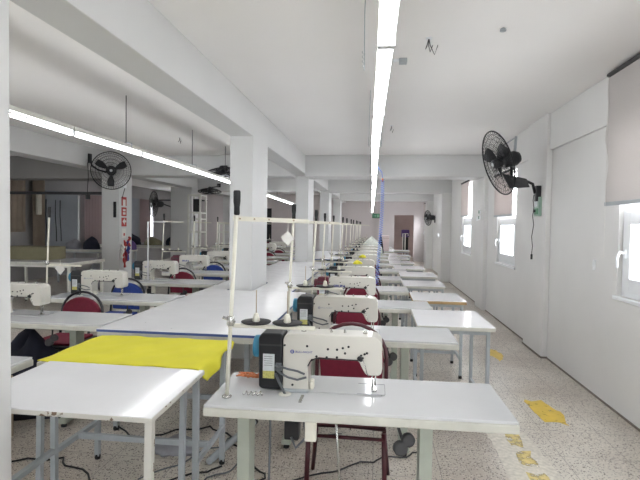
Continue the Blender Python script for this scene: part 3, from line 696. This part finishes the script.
# ------------------------------------------------------------------ fans
def fan(loc, normal, r, label, arm_pts, arm_to, plate=None, ms=1):
    """industrial wall fan; loc = centre of the guard, normal = facing direction"""
    t = thing('wall_fan', label, 'fan', loc)
    nrm = Vector(normal).normalized(); q = nrm.to_track_quat('Z', 'Y')
    u = q @ Vector((1, 0, 0)); v = q @ Vector((0, 1, 0))
    P = lambda a, rr, h: u*(rr*math.cos(a))+v*(rr*math.sin(a))+nrm*h
    g = MB(); wr = .0023
    for side, dep in ((1, .05), (-1, .07)):
        for rr in (.25, .45, .62, .78, .90):
            h = side*dep*(1-rr**3)
            g.tube([P(2*PI*i/32, r*rr, h) for i in range(32)], wr*.9, 4, closed=True)
        for k in range(48):
            a = 2*PI*k/48
            g.tube([P(a+.25*(1-rr)*side, r*rr, side*dep*(1-rr**3)) for rr in (.16, .4, .6, .8, .93, 1.0)], wr*.8, 4)
    g.tube([P(2*PI*i/40, r, 0) for i in range(40)], .008, 6, closed=True)
    g.build('guard', M['rubber'], t)
    for k in range(3):
        a0 = 2*PI*k/3+.5; vs = []; fs = []
        n_ = 7
        for i in range(n_+1):
            rr = r*(.14+.72*i/n_); wd = .28+.22*math.sin(PI*i/n_)
            for s_ in (-.5, .5):
                for hh in (.002, -.002):
                    vs.append(P(a0+s_*wd*1.25, rr, -.005+s_*.055+hh))
        for i in range(n_):
            b0 = i*4; b1 = b0+4
            fs += [(b0, b0+2, b1+2, b1), (b0+1, b1+1, b1+3, b0+3), (b0, b1, b1+1, b0+1), (b0+2, b0+3, b1+3, b1+2)]
        fs += [(0, 1, 3, 2), (n_*4, n_*4+2, n_*4+3, n_*4+1)]
        MB().add(vs, fs, True).build('blade', M['black'], t)
    MB().lathe([(.02, .06), (.05, .055), (.055, .03), (.055, -.04), (.02, -.05)], (0, 0, 0), nrm, 16).build('hub', M['black'], t)
    MB().lathe([(.02, .066), (.024, .063)], (0, 0, 0), nrm, 16).build('hub_badge', M['sticker'], t)
    MB().lathe([(.03*ms, -.08*ms), (.075*ms, -.09*ms), (.085*ms, -.13*ms), (.085*ms, -.20*ms), (.06*ms, -.25*ms), (.02*ms, -.26*ms)], (0, 0, 0), nrm, 18).build('motor', M['black'], t)
    st = -nrm*.2*ms
    pts = [st]+[Vector(p)-Vector(loc) for p in arm_pts]
    T(pts, .017, 8).build('arm', M['black'], t)
    if plate:
        c = Vector(plate[0])-Vector(loc); s_ = plate[1]
        B(c.x-s_[0], c.y-s_[1], c.z-s_[2], c.x+s_[0], c.y+s_[1], c.z+s_[2]).build('wall_plate', M['black'], t, bevel=.005)
    return t
fr = fan((1.335, 5.62, 2.185), (-.93, -.16, -.30), .365, 'large black wall fan on the right wall, nearest to the viewer',
         [(1.50, 5.70, 2.2), (1.52, 5.75, 2.04), (1.66, 5.8, 2.02), (1.77, 5.8, 1.97), (1.80, 5.8, 1.86)], None, ((1.83, 5.8, 1.86), (.028, .035, .09)))
# tilted metal plate and strut on the fan
L0 = Vector(fr.location)
p = MB(); q = [Vector((1.40, 5.66, 2.07)), Vector((1.68, 5.72, 2.02)), Vector((1.70, 5.66, 1.92)), Vector((1.47, 5.60, 1.90))]
p.add([v-L0 for v in q]+[v-L0+Vector((.0, .05, .01)) for v in q], [(0, 1, 2, 3), (7, 6, 5, 4), (0, 4, 5, 1), (1, 5, 6, 2), (2, 6, 7, 3), (3, 7, 4, 0)])
p.build('oscillator_box', M['darkgrey'], fr, bevel=.004)
T([Vector((1.53, 5.7, 2.25))-L0, Vector((1.55, 5.72, 2.50))-L0], .018, 4).build('strut', M['greysteel'], fr)
T([Vector((1.55, 5.72, 2.49))-L0, Vector((1.38, 5.68, 2.38))-L0], .008, 6).build('brace', M['greysteel'], fr)
t = thing('switch_box', 'transparent green switch box on the pilaster below the nearest wall fan', 'switch', (1.86, 5.85, 1.60))
B(-.035, -.11, 0, 0, .06, .22).build('housing', M['greenbox'], t, bevel=.006)
B(-.04, -.06, .11, -.035, .03, .19).build('knob_plate', M['sticker'], t); B(-.04, -.09, .02, -.035, .04, .09).build('green_plate', M['green'], t); MB().lathe([(.018, 0), (.014, .015)], (-.04, 0, .06), (-1, 0, 0), 12).build('knob', M['black'], t)
cw = [(1.80, 5.84, 1.85), (1.78, 5.80, 1.78), (1.80, 5.83, 1.70), (1.78, 5.80, 1.6), (1.80, 5.82, 1.5), (1.775, 5.80, 1.36), (1.79, 5.81, 1.25), (1.78, 5.80, 1.16)]
t = thing('fan_cord', 'dark wavy cord with a plug hanging from the nearest wall fan', 'cord', (0, 0, 0))
T([(x-.0, y_, z_) for x, y_, z_ in cw], .0045, 6).build('cord', M['rubber'], t); B(1.77, 5.79, 1.10, 1.79, 5.81, 1.16).build('plug', M['rubber'], t, bevel=.003)
fan((-4.50, 7.70, 2.335), (.48, -.86, -.08), .315, 'black wall fan hanging from the left bay beam, above the signed pillar',
    [(-4.72, 7.9, 2.33), (-4.80, 7.8, 2.36), (-4.86, 7.72, 2.42), (-4.87, 7.7, 2.50)], None, ((-4.885, 7.7, 2.54), (.015, .04, .08)))
t = thing('fan_cord', 'thin dark cord hanging down from the left bay beam fan', 'cord', (-4.86, 7.6, 0)); T([(0, 0, 2.46), (.01, 0, 2.2), (-.02, .02, 2.0), (0, 0, 1.92)], .006, 5).build('cord', M['rubber'], t); B(-.03, -.03, 1.84, .03, .03, 1.92).build('plug', M['rubber'], t, bevel=.006)
fan((-5.78, 11.9, 1.95), (-.70, -.71, 0), .33, 'black wall fan seen edge-on between the two left bay pillars',
    [(-5.60, 12.1, 1.95), (-5.5, 12.3, 1.9), (-5.45, 12.3, 1.85)], None, ((-5.44, 12.3, 1.85), (.012, .04, .07)))
fan((1.66, 16.2, 1.75), (-.9, -.35, -.1), .25, 'small black wall fan far down the right wall',
    [(1.70, 16.35, 1.75), (1.85, 16.4, 1.7), (1.90, 16.4, 1.7)], None, ((1.905, 16.4, 1.72), (.015, .06, .12)))
fan((-2.78, 8.38, 2.375), (.16, -.08, -.98), .33, 'dark fan tilted flat against the first left bay cross beam',
    [(-2.85, 8.6, 2.5), (-2.85, 8.74, 2.5)], None, ((-2.85, 8.74, 2.5), (.05, .012, .05)), ms=.5)
fan((-4.38, 12.2, 2.30), (.05, -.14, -.98), .30, 'dark fan hanging flat beyond the white metal rack',
    [(-4.3, 12.5, 2.45), (-4.3, 12.69, 2.5)], None, ((-4.3, 12.69, 2.5), (.05, .012, .05)), ms=.5)
# small wall switches
for i, (y_, z_, l_, m_) in enumerate(((9.0, 1.70, 'upper green switch on the pilaster past the second window', 'green'), (9.0, 1.60, 'lower green switch on the pilaster past the second window', 'green'))):
    t = thing('wall_switch', l_, 'switch', (1.85, y_, z_)); B(-.02, -.05, 0, 0, .05, .08).build('plate', M['pvc'], t, bevel=.003); B(-.026, -.035, .012, -.02, .035, .068).build('rocker', M[m_], t)
t = thing('wall_switch', 'white switch plate on the pilaster beside the green switches', 'switch', (1.85, 9.2, 1.58)); B(-.015, -.04, 0, 0, .04, .08).build('plate', M['pvc'], t, bevel=.003); B(-.02, -.02, .02, -.015, .02, .06).build('rocker', M['pvc'], t)
t = thing('wall_switch', 'faint white blind cord holder between the pilaster and the nearest blind', 'cord holder', (1.92, 4.5, 1.10)); B(-.012, -.02, 0, 0, .02, .09).build('plate', M['pvc'], t, bevel=.003); B(-.018, -.01, .03, -.012, .01, .07).build('hook', M['pvc'], t)

# ------------------------------------------------------------------ left foreground tables
t = worktable(-1.63, 1.645, -.83, 2.235, .75, 'bare glossy white worktable in the left foreground', top='lam3', th=.022, name='worktable', legs=[(.382, -.27), (.305, .27), (-.43, .27), (-.43, -.27)], legm='greysteel', lr=.0135, edge='chip')
for c in t.children:
    if c.name.startswith('leg') and abs(c.matrix_basis.translation.x) >= 0: pass
sl_ = B(.366, -.285, .02, .396, -.255, .728).build('corner_leg_sleeve', M['chip'], t, bevel=.003); t.rotation_euler = (0, .018, .03); sl_['label'] = 'white leg sleeve with chipped rusty paint'
r = MB(); r.box(-.36, -.25, .3, -.335, .25, .325); r.build('rail', M['greysteel'], t)
t = worktable(-1.72, 2.25, -.875, 2.83, .738, 'white worktable under the yellow cloth', th=.03, name='worktable', legs=[(.408, -.24), (.385, .25), (-.39, .2), (-.39, -.2)], legm='greysteel', lr=.0145)
r = MB(); r.box(-.385, -.012, .22, .385, .012, .25); r.build('rail', M['greysteel'], t)
r = MB(); r.box(.385, -.225, .22, .405, .24, .245); r.build('rail', M['greysteel'], t); r = MB(); r.box(-.403, -.19, .22, -.377, .19, .245); r.build('rail', M['greysteel'], t)
# yellow cloth: drapes over the right end
vs = []; fs = []; nx, ny = 44, 26
X0c, X1c, Y0c, Y1c = -1.71, -.868, 2.243, 2.825
rnd = random.Random(4)
for j in range(ny+1):
    for i in range(nx+1):
        s_ = i/nx; t_ = j/ny
        yy = Y0c+(Y1c-Y0c)*t_
        s2 = s_*1.16
        wob = .006*math.sin(yy*22+s2*5)+.004*math.sin(yy*47+1)
        if s2 <= 1:
            x = X0c+(X1c-X0c)*s2; z_ = .745+.002*math.sin(x*19+yy*13)+.0015*math.sin(x*41-yy*27)+.0015
        else:
            d = (s2-1)*(X1c-X0c)*(.16+.50*math.exp(-((t_-.22)/.26)**2)*(1-.25*math.exp(-(t_/.08)**2))+.05*math.sin(t_*17))
            rr = .018; x = X1c+min(d, rr)+.012*math.sin(yy*26)*min(1, d/.05)+.02*min(1, d/.1); z_ = .745-max(0, d-.006)
        vs.append((x, yy+(wob if s2 > 1 else 0), z_))
for j in range(ny):
    for i in range(nx):
        a = j*(nx+1)+i; fs.append((a, a+1, a+nx+2, a+nx+1))
o = MB().add(vs, fs, True).build('yellow_cloth', M['yellow']); tag(o, 'bright yellow cloth spread over the worktable and sagging over its right end', 'cloth')
sm = o.modifiers.new('thick', 'SOLIDIFY'); sm.thickness = .003; sm.offset = 1

# big cutting tables between the pillars
def cutting(parts, label, legs, zt=.75):
    x = [p_[0] for p_ in parts]+[p_[2] for p_ in parts]; y = [p_[1] for p_ in parts]+[p_[3] for p_ in parts]
    cx, cy = (min(x)+max(x))/2, (min(y)+max(y))/2
    t = thing('cutting_table', label, 'table', (cx, cy, 0)); s = MB(); b_ = MB(); e = MB()
    for (a0, b0, a1, b1) in parts:
        a0, a1, b0, b1 = a0-cx, a1-cx, b0-cy, b1-cy
        s.box(a0, b0, zt-.004, a1, b1, zt); e.box(a0, b0, zt-.02, a1, b1, zt-.004); b_.box(a0+.004, b0+.004, zt-.06, a1-.004, b1-.004, zt-.02)
    b_.build('tabletop', M['edge'], t); e.build('edge_trim', M['bluetrim'], t)['label'] = 'blue edge strip'; s.build('laminate_top', M['lam2'], t)
    for (lx, ly_) in legs:
        lg = B(lx-cx-.0165, ly_-cy-.0165, .02, lx-cx+.0165, ly_-cy+.0165, zt-.06).build('leg', M['greysteel'], t, bevel=.002)
        MB().lathe([(.02, 0), (.022, .012), (.02, .03)], (lx-cx, ly_-cy, 0), (0, 0, 1), 10).build('foot', M['rubber'], lg)
    return t
t = cutting([(-1.845, 2.98, -.73, 4.98)], 'wide white cutting table with a blue edge strip beyond the yellow cloth', [(-1.80, 3.15), (-.86, 3.15), (-1.80, 4.8), (-.86, 4.8)])
r = MB(); r.box(-.51, -.83, .25, .43, -.80, .28); r.box(-.525, -.8, .25, -.495, .8, .28); r.build('rail', M['greysteel'], t)
cutting([(-1.845, 4.985, -1.60, 5.75), (-1.31, 4.985, -.89, 5.75), (-1.845, 5.75, -.89, 9.18)], 'long white cutting table running past the first central pillar', [(-1.80, 6.2), (-.95, 6.2), (-1.80, 9.0), (-.95, 9.0)])
cutting([(-1.845, 9.98, -.80, 13.1)], 'farther white cutting table past the second central pillar', [(-1.80, 10.2), (-.86, 10.2), (-1.80, 12.9), (-.86, 12.9)])

# ------------------------------------------------------------------ left bay row of sewing tables
LX = -2.385
lY = [1.86, 3.08, 4.12, 5.42, 6.58, 7.75, 8.95, 10.15, 11.35, 12.55]
lord = ['nearest', 'second', 'third', 'fourth', 'fifth', 'sixth', 'seventh', 'eighth', 'ninth', 'tenth']
chairsL = {1: ('CD', 'burgundy chair with black arched frame, nearest in the left bay row'), 2: ('CB', 'blue chair with black frame, nearest of the blue chairs in the left bay row'),
           3: ('CD', 'burgundy chair with black frame behind the fourth table of the left bay row'), 4: ('CB', 'blue chair with black frame, farther of the two blue chairs in the left bay row'),
           5: ('CD', 'burgundy chair behind the sixth table of the left bay row'), 6: ('CD', 'burgundy chair behind the seventh table of the left bay row'), 7: ('CD', 'burgundy chair behind the eighth table of the left bay row'),
           8: ('CD', 'burgundy chair behind the ninth table of the left bay row')}
used = set()
for k, y_ in enumerate(lY):
    dx = -.02 if k else .08
    clone(TAB, (LX+dx, y_, 0), 0, 'white sewing table, %s in the left bay row' % lord[k], 'sewing tables of the left bay row', skip=('pedal', 'pedal_rod') if k < 4 else ('pedal', 'pedal_rod', 'cable', 'knee_lifter'))
    if k:
        src = (MC, MC, MC, MA, MBr)[k % 5]
        clone(src, (LX+MPOS[0]-.12+{2: .06, 3: .02}.get(k, 0), y_+MPOS[1], .7505), 0, 'white sewing machine on the %s table of the left bay row' % lord[k], 'sewing machines of the left bay row', skip=() if k < 4 else ('screw', 'printed_line', 'emblem_bar'), scale=SC)
        if k != 3: clone(ST, (LX+SPOS[0]-.13, y_+SPOS[1], .7505), random.uniform(-.05, .05), 'cream thread stand on the %s table of the left bay row' % lord[k], 'thread stands of the left bay row', skip=('guide_arm', 'spool_disc') if k == 2 else ())
    if k in chairsL:
        kk, lab = chairsL[k]; pr = CB if kk == 'CB' else CD
        loc = (-2.53+{1: -.04, 2: -.18, 3: -.10, 4: -.06}.get(k, 0), y_+.61, 0)
        if kk not in used: used.add(kk); pr.location = loc; pr.scale = (1, 1, .94); pr['label'] = lab; pr['group'] = 'chairs of the left bay row'
        else: clone(pr, loc, 0, lab, scale=(1, 1, .94), group='chairs of the left bay row')
# clutter under the first left table
rag(-2.6, 3.34, .0, .22, .60, M['darkcloth'], 'heap of dark cloth under the second left bay table', 'cloth_heap', 'cloth', seed=21, sx=1.5, sy=.7, amp=.3)
for i, z_ in enumerate((.30, .42, .54)):
    pg = [(-2.9, 2.62), (-2.52+.05*(i % 2), 2.6), (-2.45-.05*i, 2.72), (-2.5+.03*i, 2.82), (-2.42, 2.95), (-2.95, 3.0)]
    tag(MB().prism(pg, z_-.30 if i == 0 else z_-.115, z_, axis='z').build('cardboard_stack', M['brown'], bevel=.01), ('lowest', 'middle', 'topmost')[i]+' of the torn brown card piles left of the dark cloth', 'cardboard', 'torn cardboard piles')
# hanging diamond papers
def diamond(c, s_, label):
    t = thing('paper_tag', label, 'tag', c)
    MB().prism([(0, -s_), (s_*.9, 0), (0, s_), (-s_, .15*s_)], -.001, .001).build('sheet', M['paper'], t)
    T([(0, 0, s_), (.0, 0, s_+.035)], .0015, 4).build('string', M['paper'], t)
diamond((-.355, 1.895, 1.405), .03, 'white diamond-shaped tag hanging from the guide arm of the nearest stand')
diamond((-3.02, 4.28, 1.0), .055, 'white diamond-shaped paper tag hanging in front of the left bay bench')
# left bay bench and long tables
worktable(-6.4, 7.1, -4.85, 8.1, .80, 'pale wide bench with white legs standing in the far left bay', th=.05, name='workbench', legm='whitesteel', lr=.02)
B_ = tag(B(-6.35, 7.5, .802, -5.5, 7.95, 1.02).build('board_pack', M['olive'], bevel=.01), 'olive brown box pack on the far left bench', 'box')
rag(-5.7, 9.9, .0, .45, .92, M['greycloth'], 'grey cloth heap next to the far left bench', 'cloth_heap', 'cloth', seed=31, sx=1.4, sy=.5, amp=.3)
worktable(-8.0, 12.9, -5.5, 13.6, .82, 'long pale table along the far left bay', th=.05, name='long_table', legm='whitesteel', lr=.02)
worktable(-7.6, 10.6, -5.9, 11.3, .80, 'grey table below the tall blue-grey blind', th=.05, name='long_table', legm='greysteel', lr=.02, top='lam2')
for i in range(4):
    rag(-7.35+.46*i, 10.95, .80, .16, .22+.06*(i % 2), M[('greycloth', 'darkcloth', 'greycloth', 'purple')[i]], ('leftmost grey', 'dark', 'right-hand grey', 'violet')[i]+' cloth bundle on the grey table below the blue-grey blind', 'cloth_bundle', 'cloth', seed=40+i)
worktable(-4.8, 13.6, -1.9, 14.4, .82, 'long cream table crossing the back of the left bay', th=.06, name='long_table', legm='whitesteel', lr=.02)
rag(-7.1, 13.2, .82, .26, .3, M['darkcloth'], 'dark pile left on the long pale table beyond the signed pillar', 'cloth_bundle', 'cloth', seed=51)
rag(-6.45, 13.2, .82, .24, .22, M['olive'], 'olive pile on the long pale table beyond the signed pillar', 'cloth_bundle', 'cloth', seed=52)
rag(-5.85, 13.25, .82, .18, .28, M['darkcloth'], 'dark pile at the right end of the long pale table', 'cloth_bundle', 'cloth', seed=53)
# white metal racks
def rack(x0, x1, y_, z1, rungs, label, d=.35):
    t = thing('metal_rack', label, 'rack', ((x0+x1)/2, y_, 0)); a = (x1-x0)/2
    for sx in (-1, 1):
        for yy in (0, d): B(sx*a-.018, yy-.018, 0, sx*a+.018, yy+.018, z1).build('post', M['whitesteel'], t)
    for z_ in rungs: 
        s = MB(); s.box(-a+.018, -.015, z_-.035, a-.018, .015, z_); s.box(-a+.018, d-.015, z_-.035, a-.018, d+.015, z_); s.box(-a-.012, .018, z_-.03, -a+.012, d-.018, z_-.01); s.box(a-.012, .018, z_-.03, a+.012, d-.018, z_-.01); s.build('shelf_rail', M['whitesteel'], t)
    return t
rack(-4.27, -3.99, 10.5, 2.12, (2.12, 1.72, 1.58, 1.28, .9), 'tall narrow white metal rack left of the central pillar')
rack(-3.72, -3.1, 11.0, 1.50, (1.48, 1.28, .9), 'lower white metal rack right of the tall narrow one')
t = tag(B(-4.21, 10.62, 1.73, -4.06, 10.8, 2.02).build('black_case', M['rubber'], bevel=.01), 'black case held in the upper part of the tall white rack', 'case')
# white L-shaped pole left bay
t = thing('thread_stand', 'bare white L-shaped pole standing among the left bay tables', 'thread stand', (-2.79, 5.6, .7505))
T([(0, 0, 0), (0, 0, .72), (.22, 0, .72)], .009, 8).build('pole', M['pvc'], t); MB().lathe([(.02, 0), (.02, .01)], (0, 0, 0), (0, 0, 1), 12).build('base_nut', M['steelp'], t)

# signs and ribbons on the left bay pillar (front face at y 8.62)
for i, (z_, l_) in enumerate(((1.78, 'top'), (1.58, 'middle'), (1.38, 'bottom'))):
    t = thing('safety_sign', '%s red and white safety sign on the left bay pillar' % l_, 'sign', (-4.88, 8.8, z_))
    B(0, -.09, 0, .006, .09, .17).build('sign_panel', M['signred'], t)
    if i == 0: B(.006, -.045, .0, .009, .045, .12).build('pictogram', M['paper'], t)
    if i == 1: 
        B(.006, -.045, .095, .009, .045, .135).build('pictogram', M['paper'], t); B(.006, -.045, .03, .009, .045, .075).build('pictogram', M['paper'], t)
    if i == 2: MB().prism([(-.06, .1), (.02, .03), (.02, .08), (.07, .08), (.07, .12), (.02, .12), (.02, .16)], .006, .009, axis='x').build('pictogram', M['paper'], t)
t = thing('pillar_notice', 'small white notices under the red signs on the left bay pillar', 'notice', (-4.88, 8.8, 1.16)); B(0, -.07, 0, .004, .07, .18).build('sheet', M['paper'], t); B(.004, -.02, .04, .006, .03, .09).build('mark', M['signred'], t)
t = thing('ribbon_garland', 'red, white and blue ribbon bundle hanging on the left bay pillar', 'ribbons', (-4.83, 8.78, 1.1))
for i, (m_, dy, z0, z1) in enumerate((('signred', -.08, -.5, .02), ('bluef', .04, -.38, -.12), ('red', -.02, -.42, -.06), ('purple', .08, -.3, 0), ('paper', -.12, -.22, -.05), ('paper', -.15, -.32, -.14), ('signred', .1, -.1, .08))):
    rr = MB(); pt = [(.01+.02*math.sin(k*1.1+i), dy+.015*math.sin(k*1.7+i), z1+(z0-z1)*k/8) for k in range(9)]; rr.tube(pt, [.012+.018*abs(math.sin(k*1.3+i)) for k in range(9)], 6); rr.build('ribbon', M[m_], t)
t = thing('conduit_box', 'small white electric box with cord high on the left bay pillar', 'junction box', (-4.88, 8.8, 2.12)); B(0, -.05, 0, .03, .05, .13).build('box', M['pvc'], t, bevel=.004); T([(.02, 0, 0), (.03, -.08, -.12), (.02, -.1, -.2)], .006, 6).build('cord', M['rubber'], t)
tag(B(-4.98, 8.59, 1.55, -4.93, 8.62, 1.85).build('pillar_bar', M['rubber'], bevel=.006), 'black bar leaning on the front of the signed left bay pillar', 'bar')
# black strip on central pillar
tag(B(-1.575, 6.4, 1.75, -1.56, 6.43, 2.38).build('hanging_strap', M['rubber']), 'black strap hanging under the central beam past the first pillar', 'strap')

# ------------------------------------------------------------------ things on the front table
t = thing('thread_bundle', 'tangled orange thread lying on the front table beside the black motor', 'thread', (-.565, 2.13, .752))
for k in range(7):
    rnd = random.Random(k); w_ = [(-.055+.11*q/8+rnd.uniform(-.008, .008), (rnd.uniform(-.01, .01))+.02*math.sin(q*.8+k), .008+.012*abs(math.sin(q*.7+k))) for q in range(9)]
    T(w_, .004, 5).build('strand', M['orange'], t)
t = thing('metal_clip', 'small metal bracket on the front table edge left of the machine', 'clip', (-.50, 1.93, .7505)); 
for k in range(4): T([(-.04+.02*k, -.01, .004), (-.03+.02*k, .008, .01), (-.02+.02*k, -.006, .004)], .005, 6).build('loop', M['steelp'], t)
tag(B(-.30, 1.87, .751, -.287, 1.945, .757).build('steel_strip', M['steelp'], bevel=.001), 'narrow steel strip lying below the column of the nearest machine', 'strip')
# yellow floor paint
def mark(pts, m_, label, z_=.002, name='floor_marking'):
    return tag(MB().prism(pts, .0003, z_, axis='z').build(name, M[m_]), label, 'floor marking', 'painted marks on the floor')
def ragged(pts, amp=.02, seed=1):
    rnd = random.Random(seed); out = []
    for i in range(len(pts)):
        a = Vector(pts[i]); b = Vector(pts[(i+1) % len(pts)]); k = max(2, int((b-a).length/.05))
        for j in range(k): q = a.lerp(b, j/k); out.append((q.x+rnd.uniform(-amp, amp)*.5, q.y+rnd.uniform(-amp, amp)))
    return out
mark(ragged([(1.26, 4.2), (1.40, 4.22), (1.47, 3.96), (1.44, 3.72), (1.29, 3.78), (1.25, 3.99)], .03, 2), 'paint', 'large yellow paint patch on the floor between front table and wall')
mark(ragged([(1.34, 5.93), (1.44, 5.9), (1.45, 5.6), (1.36, 5.42), (1.31, 5.62)], .03, 3), 'paint', 'farther yellow paint patch on the floor beside the side tables')
mark(ragged([(.92, 3.52), (1.01, 3.53), (1.0, 3.3), (.91, 3.29)], .03, 4), 'paintw', 'worn yellow paint patch just past the right corner of the front table')
mark(ragged([(.92, 3.20), (1.02, 3.22), (1.0, 3.05), (.92, 3.04)], .03, 5), 'paintw', 'middle worn yellow paint patch of the row near the front table')
mark(ragged([(.90, 2.94), (1.03, 2.95), (1.02, 2.75), (.89, 2.74)], .03, 6), 'paintw', 'worn yellow paint patch closest to the viewer')
mark(ragged([(.80, 3.52), (1.07, 3.56), (1.10, 3.0), (1.08, 2.5), (.78, 2.5), (.80, 3.0)], .012, 7), 'whitep', 'faded pale paint band under the worn yellow patches', .0015)
# cables on the floor
def floorcable(pts, label, r=.006, m_='rubber', seed=0, box=None):
    rnd = random.Random(seed); t = thing('power_cable', label, 'cable'); full = []
    for a, b in zip(pts, pts[1:]):
        for q in range(8):
            s_ = q/8; full.append((a[0]+(b[0]-a[0])*s_+.02*math.sin(q+a[0]*9+seed), a[1]+(b[1]-a[1])*s_+.02*math.cos(q*1.3+seed), .0065))
    full.append((pts[-1][0], pts[-1][1], .0065)); T(full, r, 6).build('cord', M[m_], t)
    if box: B(box[0]-.045, box[1]-.03, .001, box[0]+.045, box[1]+.03, .035).build('plug_block', M['rubber'], t, bevel=.005)
floorcable([(-2.3, 2.6), (-1.9, 2.7), (-1.5, 2.45), (-1.2, 2.5), (-.9, 2.75)], 'black cable curving across the floor under the bare white worktable', seed=1)
floorcable([(-1.5, 3.1), (-1.15, 3.3), (-.82, 2.97), (-.62, 2.66), (-.7, 2.5)], 'black cable with a plug block left of the front table leg', seed=2, box=(-.81, 2.98))
floorcable([(-.9, 2.5), (-.5, 2.62), (0, 2.95), (.3, 3.1)], 'thin grey-brown cable running beneath the front table', .005, 'darkgrey', 3)
floorcable([(-1.3, 2.55), (-1.0, 3.0), (-.9, 3.3), (-.75, 2.9), (-.95, 2.55)], 'looped grey cable on the floor under the yellow cloth table', .005, 'grey', 4)
floorcable([(-2.6, 3.2), (-2.0, 3.4), (-1.6, 3.0)], 'black cable on the floor under the wide cutting table', .006, 'rubber', 5)
t = thing('floor_pipe', 'grey tube lying slanted on the floor left of the front table', 'tube', (0, 0, 0)); T([(-.98, 2.75, .03), (-.86, 3.35, .03)], .022, 10).build('tube_body', M['greysteel'], t); T([(-.86, 3.35, .03), (-.855, 3.37, .03)], .024, 10).build('end_cap', M['rubber'], t)
rag(-1.28, 2.95, .0, .14, .05, M['greycloth'], 'small pale scrap pile under the yellow cloth table', 'cloth_scrap', 'cloth', seed=61, amp=.4)

# ------------------------------------------------------------------ world: bright daylight outside
W = bpy.data.worlds.new('World'); S.world = W; W.use_nodes = True
bg = W.node_tree.nodes['Background']; bg.inputs[0].default_value = (.92, .96, 1, 1); bg.inputs[1].default_value = 10
